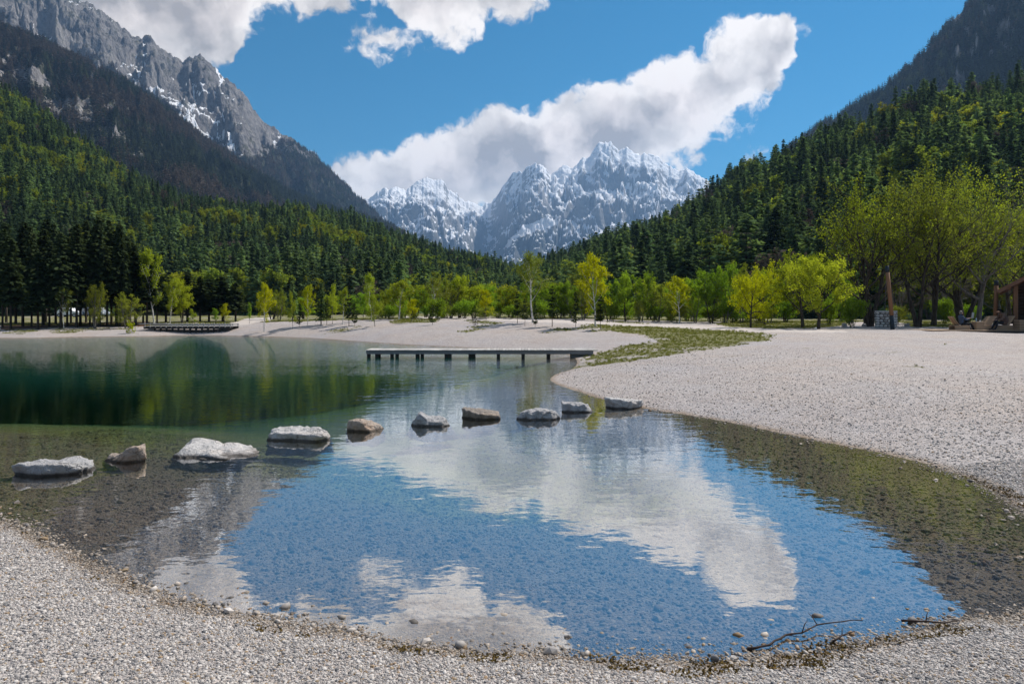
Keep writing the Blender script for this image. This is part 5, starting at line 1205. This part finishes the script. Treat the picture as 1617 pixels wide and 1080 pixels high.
# ---- two seated people
SKIN = plain_mat('skin', (.50, .30, .21), .55); HAIRD = plain_mat('dark_hair', (.012, .010, .009), .95, .05); HAIRG = plain_mat('grey_hair', (.16, .145, .13), .6)
JACK = plain_mat('blue_jacket', (.055, .085, .15), .8, .2, .3, 6, .01); TROU = plain_mat('dark_trousers', (.015, .016, .02), .85); COAT = plain_mat('brown_fur_coat', (.115, .078, .062), .95, .1, .45, 14, .03); SHOE = plain_mat('shoe', (.02, .018, .016), .5)
def figure(label, loc, rz, J, R, bones, mats, hair, hair_c, face, scale=1.0, coat=False):
    """J joints, R radii, bones edges with a material index each; grown with a Skin modifier into one surface"""
    names = list(J); me = bpy.data.meshes.new('body'); ix = {n: i for i, n in enumerate(names)}
    me.from_pydata([J[n] for n in names], [(ix[a], ix[b]) for a, b, m in bones], [])
    o = bpy.data.objects.new('body', me); COL.objects.link(o)
    o.modifiers.new('skin', 'SKIN'); sv = me.skin_vertices[0].data
    for n in names: sv[ix[n]].radius = R[n] if isinstance(R[n], tuple) else (R[n], R[n])
    sv[ix['hip']].use_root = True
    sb = o.modifiers.new('sub', 'SUBSURF'); sb.levels = 2; sb.render_levels = 2
    bpy.context.view_layer.update(); dg = bpy.context.evaluated_depsgraph_get(); m2 = bpy.data.meshes.new_from_object(o.evaluated_get(dg))
    bpy.data.objects.remove(o)
    m2.materials.clear()
    for m in mats: m2.materials.append(m)
    seg = [(np.array(J[a]), np.array(J[b]), m, max(np.atleast_1d(R[a]).max(), .02)) for a, b, m in bones]
    for p in m2.polygons:
        c = np.array(p.center); best = 9e9
        for a, b, m, r in seg:
            t = np.clip(np.dot(c - a, b - a) / (np.dot(b - a, b - a) + 1e-9), 0, 1); q = np.linalg.norm(c - a - t * (b - a)) / r
            if q < best: best = q; p.material_index = m
        p.use_smooth = True
    # fingers, nose, ears join the body mesh
    bm = bmesh.new(); bm.from_mesh(m2); X = MB(); X.bm.free(); X.bm = bm; n0 = len(bm.faces)
    for hnd, fore in (('handL', 'wristL'), ('handR', 'wristR')):
        h, w = Vector(J[hnd]), Vector(J[fore]); d = (h - w).normalized(); s_ = d.cross(Vector((0, 0, 1))).normalized(); u = s_.cross(d)
        for k, ln in enumerate((.062, .075, .08, .07)):
            b = h + s_ * (.028 - .019 * k) + d * .02; X.tube([b, b + d * ln * .55 - u * .004, b + d * ln * .8 - u * ln * .45], [.0095, .009, .007], 6)
        b = h - d * .02 + s_ * .034; X.tube([b, b + s_ * .028 + d * .025, b + s_ * .03 + d * .055 - u * .015], [.012, .0105, .008], 6)
    hd = Vector(J['head']); fd = Vector(face); fs = fd.cross(Vector((0, 0, 1))).normalized()
    X.tube([hd + fd * .085 + Vector((0, 0, .03)), hd + fd * .118 - Vector((0, 0, .01)), hd + fd * .09 - Vector((0, 0, .025))], [.010, .018, .010], 6)
    for sg in (1, -1): X.tube([hd + fs * sg * .082 + Vector((0, 0, .03)), hd + fs * sg * .098, hd + fs * sg * .082 - Vector((0, 0, .035))], [.010, .020, .010], 6)
    bm.faces.ensure_lookup_table()
    for f in bm.faces[n0:]: f.material_index = 0; f.smooth = True
    for f in bm.faces[n0:]: pass
    bmesh.ops.recalc_face_normals(bm, faces=bm.faces[:]); bm.to_mesh(m2); bm.free()
    e = empty('person', loc, rz, label=label, category='person'); e.scale = (scale,) * 3
    link('body', m2, e)
    for sg in (1, -1):
        p = hd + fd * .088 + fs * sg * .033 + Vector((0, 0, .025)); MB().tube([p - fs * .009, p + fs * .009], .007, 6).build('eye', HAIRD, e)
    bm = bmesh.new(); bmesh.ops.create_icosphere(bm, subdivisions=3, radius=1.0)
    for v in bm.verts:
        r = 1 + .06 * mnoise.noise(v.co * 4); v.co = Vector((v.co.x * .105, v.co.y * .105, v.co.z * .118)) * r
    bmesh.ops.translate(bm, verts=bm.verts, vec=hd + Vector((0, 0, .045)) - fd * .028)
    dl = [v for v in bm.verts if (v.co - hd).dot(fd) > .02 + (v.co.z - hd.z) * hair_c or v.co.z < hd.z - .09]
    bmesh.ops.delete(bm, geom=dl, context='VERTS'); mh = bpy.data.meshes.new('hair'); bm.to_mesh(mh); bm.free(); mh.materials.append(hair); mh.polygons.foreach_set('use_smooth', [True] * len(mh.polygons)); link('hair', mh, e)
    return e
# local frame: x is where the sitter faces, z up from the terrace
J1 = {'hip': (0, 0, .42), 'waist': (-.05, 0, .60), 'chest': (-.10, 0, .82), 'neck': (-.09, 0, 1.0), 'head': (-.04, 0, 1.13), 'crown': (-.05, 0, 1.20),
      'shL': (-.09, .19, .92), 'elL': (.12, .25, .70), 'wristL': (.36, .13, .78), 'handL': (.43, .12, .81), 'shR': (-.09, -.19, .92), 'elR': (.12, -.25, .70), 'wristR': (.36, -.13, .78), 'handR': (.43, -.12, .81),
      'thL': (.04, .10, .42), 'knL': (.48, .12, .46), 'anL': (.60, .12, .10), 'toL': (.78, .13, .05), 'thR': (.04, -.10, .42), 'knR': (.50, -.12, .47), 'anR': (.66, -.12, .10), 'toR': (.84, -.13, .05)}
R1 = {'hip': (.15, .13), 'waist': (.14, .12), 'chest': (.16, .125), 'neck': .055, 'head': (.088, .10), 'crown': (.06, .07), 'shL': .075, 'elL': .052, 'wristL': .036, 'handL': (.034, .022), 'shR': .075, 'elR': .052, 'wristR': .036, 'handR': (.034, .022), 'thL': .095, 'knL': .068, 'anL': .05, 'toL': .04, 'thR': .095, 'knR': .068, 'anR': .05, 'toR': .04}
BN = [('hip', 'waist', 1), ('waist', 'chest', 1), ('chest', 'neck', 1), ('neck', 'head', 0), ('head', 'crown', 0), ('chest', 'shL', 1), ('shL', 'elL', 1), ('elL', 'wristL', 1), ('wristL', 'handL', 0), ('chest', 'shR', 1), ('shR', 'elR', 1), ('elR', 'wristR', 1), ('wristR', 'handR', 0), ('hip', 'thL', 2), ('thL', 'knL', 2), ('knL', 'anL', 2), ('anL', 'toL', 3), ('hip', 'thR', 2), ('thR', 'knR', 2), ('knR', 'anR', 2), ('anR', 'toR', 3)]
figure('person in blue jacket seated on a lounger reading a newspaper', (wx(1519, 46.0), 46.0, tz - .08), 0.0, J1, R1, BN, [SKIN, JACK, TROU, SHOE], HAIRG, .35, (1, 0, 0), 1.06)
J2 = dict(J1); J2.update({'waist': (.02, 0, .60), 'chest': (.16, 0, .82), 'neck': (.28, 0, .97), 'head': (.37, 0, 1.07), 'crown': (.37, 0, 1.14), 'shL': (.17, .19, .90), 'elL': (.30, .26, .64), 'wristL': (.50, .13, .60), 'handL': (.57, .12, .60), 'shR': (.17, -.19, .90), 'elR': (.30, -.26, .64), 'wristR': (.50, -.13, .60), 'handR': (.57, -.12, .60)})
R2 = dict(R1); R2.update({'hip': (.24, .22), 'waist': (.23, .21), 'chest': (.21, .18), 'shL': .10, 'shR': .10, 'elL': .075, 'elR': .075, 'thL': .12, 'thR': .12})
BN2 = [(a, b, 1 if (a, b) in (('hip', 'thL'), ('hip', 'thR')) else m) for a, b, m in BN]
figure('person in brown fur coat leaning forward on a lounger, back to hut', (wx(1588, 45.3), 45.3, tz - .02), math.pi - .1, J2, R2, BN2, [SKIN, COAT, TROU, SHOE], HAIRD, .9, (1, 0, -.05), 1.17)
# open newspaper held by the reader
npx = wx(1534, 46.0); nz_ = tz + .98
bm = bmesh.new(); cols_ = 9
vs = [[bm.verts.new((.10 * abs(u) + .01 * math.sin(u * 9), u * .36, v * .2)) for v in (-1, 0, 1)] for u in np.linspace(-1, 1, cols_)]
for i in range(cols_ - 1):
    for j in range(2): bm.faces.new((vs[i][j], vs[i + 1][j], vs[i + 1][j + 1], vs[i][j + 1]))
me = bpy.data.meshes.new('newspaper'); bm.to_mesh(me); bm.free()
PAPER = plain_mat('newsprint', (.42, .47, .47), .9, .1, .2, 30); me.materials.append(PAPER)
o = link('newspaper', me, None, (npx, 45.98, nz_), label='open pale newspaper held up by the person in blue', category='newspaper'); o.rotation_euler = (0, .12, -.5)
sdm = o.modifiers.new('thick', 'SOLIDIFY'); sdm.thickness = .004

# ---- vehicles parked far behind the firs
def car(px, d, L, H, paint, label, rz=0.0, van=True):
    x = wx(px, d); z = gz(x, d); e = empty('parked_van' if van else 'parked_car', (x, d, z), rz, label=label, category='van' if van else 'car', group='vehicles parked behind the firs')
    w = 1.8
    prof = [(-L / 2, .35), (-L / 2, H * .55), (-L / 2 + .1, H * .93), (-L / 2 + .3, H), (L * .18, H), (L * .30, H * .62), (L / 2 - .1, H * .55), (L / 2, H * .42), (L / 2, .35)] if van else [(-L / 2, .35), (-L / 2, H * .6), (-L * .36, H * .66), (-L * .24, H), (L * .10, H), (L * .24, H * .64), (L / 2 - .1, H * .56), (L / 2, H * .42), (L / 2, .35)]
    b = MB().prism(prof, -w / 2, w / 2); bmesh.ops.bevel(b.bm, geom=b.bm.edges[:], offset=.05, segments=2, affect='EDGES'); b.build('body', paint, e, smooth=False)
    win = [(-L * .40, H * .62), (-L * .38, H * .9), (L * .14, H * .9), (L * .24, H * .62)] if van else [(-L * .30, H * .66), (-L * .21, H * .94), (L * .08, H * .94), (L * .19, H * .66)]
    MB().prism(win, -w / 2 - .012, -w / 2 + .02).build('side_window', GLASS, e); MB().prism(win, w / 2 - .02, w / 2 + .012).build('side_window', GLASS, e)
    for wx_ in (-L * .3, L * .3):
        for s_ in (-1, 1):
            t = MB().tube([(wx_, s_ * (w / 2 - .18), .32), (wx_, s_ * (w / 2 + .02), .32)], .32, 16).build('wheel', RUBBER, e); MB().tube([(wx_, s_ * (w / 2 + .02), .32), (wx_, s_ * (w / 2 + .035), .32)], .18, 12).build('rim', STEEL, t)
    for s_ in (-1, 1): MB().box(L / 2 - .06, L / 2 + .01, s_ * w * .36 - .14, s_ * w * .36 + .14, H * .40, H * .48, .01).build('headlight', WHITE, e)
GLASS = plain_mat('dark_glass', (.02, .025, .03), .08, .5); RUBBER = plain_mat('rubber', (.02, .02, .02), .8); STEEL = plain_mat('steel', (.4, .4, .42), .35, .5); CW = plain_mat('white_car_paint', (.78, .78, .78), .25, .5, .02)
car(110, 114, 3.9, 1.5, CW, 'white car parked behind the dark firs', 0.1, False)
car(152, 115, 4.0, 1.6, plain_mat('grey_car_paint', (.16, .19, .22), .3, .5, .02), 'grey-blue van parked behind the dark firs', -.2)

# ------------------------------------------------------------------ gravel and weed at the near shore
rngP = np.random.default_rng(3)
def pebble(seed, mat):
    bm = bmesh.new(); bmesh.ops.create_icosphere(bm, subdivisions=1, radius=1.0)
    for v in bm.verts: v.co = Vector((v.co.x * 1.15, v.co.y * .85, v.co.z * .6)) * (1 + .28 * mnoise.noise(v.co * 1.3 + Vector((seed * 7.7, 0, 0))))
    me = bpy.data.meshes.new('pebble'); bm.to_mesh(me); bm.free(); me.materials.append(mat); me.polygons.foreach_set('use_smooth', [seed % 3 != 0] * len(me.polygons)); return me
def pebble_mat(name, under=False):
    g = new_mat(name)
    rn = g.node('ShaderNodeObjectInfo').outputs['Random']; geo = g.node('ShaderNodeNewGeometry'); sp = g.node('ShaderNodeSeparateXYZ'); g.put(sp.inputs[0], geo.outputs['Position'])
    c = g.ramp(rn, [(0, (.13, .13, .135)), (.2, (.27, .255, .25)), (.5, (.42, .39, .365)), (.72, (.54, .50, .465)), (.84, (.60, .56, .525)), (.90, (.66, .62, .585)), (.93, (.30, .20, .115)), (1, (.36, .29, .20))])
    c = g.mix(g.mr(g.noise(geo.outputs['Position'], 45.0, 3, .7), .3, .7, 0, .35), c, g.mix(1, c, (.55, .53, .5), 'MULTIPLY'))
    wet = g.mr(sp.outputs[2], .03, -.005, 0, 1)
    c = g.mix(wet, c, g.mix(1, c, (.56, .47, .36), 'MULTIPLY'))
    alg = g.mr(sp.outputs[2], -.1, -.3, 0, .75); c = g.mix(alg, c, g.mix(rn, (.07, .06, .022), (.20, .17, .07)))
    principled(g, c, .7, None, .3); return g.mat
PM = pebble_mat('pebble_stone')
PEB = [pebble(i, PM) for i in range(8)]
def gravel(name, n, boxes, size, label, slo, shi, dens=None):
    P = []
    x0, x1, y0, y1 = boxes
    m = n * 6; x = rngP.uniform(x0, x1, m); y = rngP.uniform(y0, y1, m)
    px = CX + F * x / y; k = (px > -60) & (px < 1680); x, y = x[k], y[k]
    s = shore_dist(x, y); k = (s > slo) & (s < shi)
    if dens is not None: k &= rngP.uniform(0, 1, len(x)) < dens(x, y, s)
    x, y, s = x[k][:n], y[k][:n], s[k][:n]
    z = ground_z(x, y, s); sc = size(len(x)); print(name, len(x))
    r3 = np.stack([rngP.normal(0, .35, len(x)), rngP.normal(0, .35, len(x)), rngP.uniform(0, 6.28, len(x))], 1)
    return scatter_object(name, np.stack([x, y, z + sc * .18], 1), None, sc, rngP.integers(0, len(PEB), len(x)), PEB, rot3=r3, label=label)
gravel('gravel', 150000, (-7.2, 7.5, 3.2, 9.5), lambda n: np.clip(rngP.lognormal(math.log(.0057), .42, n), .003, .018), 'grey and white pebbles of the near shore', -.3, 3.2, lambda x, y, s: np.clip(5.5 / y, 0, 1) ** 2)
gravel('beach_gravel', 45000, (1.5, 22, 7, 30), lambda n: np.clip(rngP.lognormal(math.log(.0095), .42, n), .005, .03), 'loose stones on the beach at right', 0.0, 14, lambda x, y, s: np.clip(9 / y, 0, 1) ** 2 * np.clip((14 - s) / 10, 0, 1))
gravel('bed_pebbles', 60000, (-9, 9, 4, 18), lambda n: np.clip(rngP.lognormal(math.log(.0095), .5, n), .005, .05), 'pebbles on the bed of the shallow bay', -5.5, -.02, lambda x, y, s: np.clip(7 / y, 0, 1) ** 1.5)
# washed-up leaf litter: small curled brown flakes in drifts along the waterline
LM = leaf_mat('wet_leaf_litter', (0.045, 0.030, 0.012), (0.17, 0.115, 0.035), .1, (1, 1, 1), .4)
FL = []
for i in range(4):
    a = np.linspace(0, 2 * np.pi, 7)[:-1]; V = np.stack([np.cos(a) * 1.2, np.sin(a) * .7, .35 * np.cos(2 * a + i) + .15 * np.sin(a * 3 + i)], 1)
    FL.append(fast_mesh('flake', np.vstack([V, [[0, 0, .1]]]), np.array([[j, (j + 1) % 6, 6] for j in range(6)]), [LM]))
m = 160000; x = rngP.uniform(-6.5, 6.5, m); y = rngP.uniform(3.5, 9.0, m); px = CX + F * x / y; k = (px > -40) & (px < 1660); x, y = x[k], y[k]; s = shore_dist(x, y)
drift_n = fbm(x * 1.9, y * 1.9, 3, 401) + np.interp(CX + F * x / y, [0, 400, 700, 1000, 1150, 1400, 1600], [-.35, -.25, -.02, .18, .25, .3, .1])
k = (np.abs(s - .06 - .10 * fbm(x * 1.1, y * 1.1, 2, 77)) < .05 + .12 * np.clip(drift_n, 0, 1)) & (drift_n > rngP.uniform(-.1, .4, len(x)))
x, y, s = x[k][:16000], y[k][:16000], s[k][:16000]; z = np.maximum(ground_z(x, y, s), -.004) + rngP.uniform(0, .018, len(x)); print('litter', len(x))
scatter_object('leaf_litter', np.stack([x, y, z], 1), None, rngP.uniform(.005, .013, len(x)), rngP.integers(0, 4, len(x)), FL, rot3=np.stack([rngP.normal(0, .6, len(x)), rngP.normal(0, .6, len(x)), rngP.uniform(0, 6.28, len(x))], 1), label='brown washed-up leaf litter along the near waterline')
# grass tufts on the lawn, the bank and in the gravel
GMAT = leaf_mat('grass_blades', (0.12, 0.14, 0.03), (0.205, 0.205, 0.065), .35, (1.3, 1.3, .7))
TU = []
for i in range(4):
    r = np.random.default_rng(600 + i); T = []
    for b in range(26):
        a = r.uniform(0, 6.28); q = np.array([np.cos(a), np.sin(a), 0]); p = q * r.uniform(0, .10); h = r.uniform(.05, .15); sd = np.array([-q[1], q[0], 0]) * .009
        T.append([p - sd, p + sd, p + q * r.uniform(.02, .09) + np.array([0, 0, h])])
    V, Fc = tris_to_quads(np.array(T)); TU.append(fast_mesh('tuft', V, Fc, [GMAT]))
gk = (grass > .45) & front & (GSc > .5) & (GYc < 72) & (np.abs(GXc / np.maximum(GYc, 1)) < .82)
cand = np.flatnonzero(gk); w = GYc[cand] ** 2; sel = rngP.choice(cand, 16000, p=w / w.sum())
jx, jy = GXc[sel] + rngP.normal(0, .2, len(sel)), GYc[sel] + rngP.normal(0, .2, len(sel))
scatter_object('grass', np.stack([jx, jy, ground_z(jx, jy)], 1), rngP.uniform(0, 6.28, len(sel)), rngP.uniform(.35, .9, len(sel)), rngP.integers(0, 4, len(sel)), TU, label='short spring grass on the lawn and bank')

# ------------------------------------------------------------------ air of the valley
hb = MB().box(-9100, 9100, -9100, 9100, -8, 1640); g = new_mat('valley_haze')
pv = g.node('ShaderNodeVolumePrincipled'); pv.inputs['Color'].default_value = (.32, .58, 1.0, 1); pv.inputs['Density'].default_value = HAZE; pv.inputs['Anisotropy'].default_value = .2
g.put(g.out.inputs[1], pv.outputs[0])
hz_o = hb.build('haze', g.mat, kind='stuff')
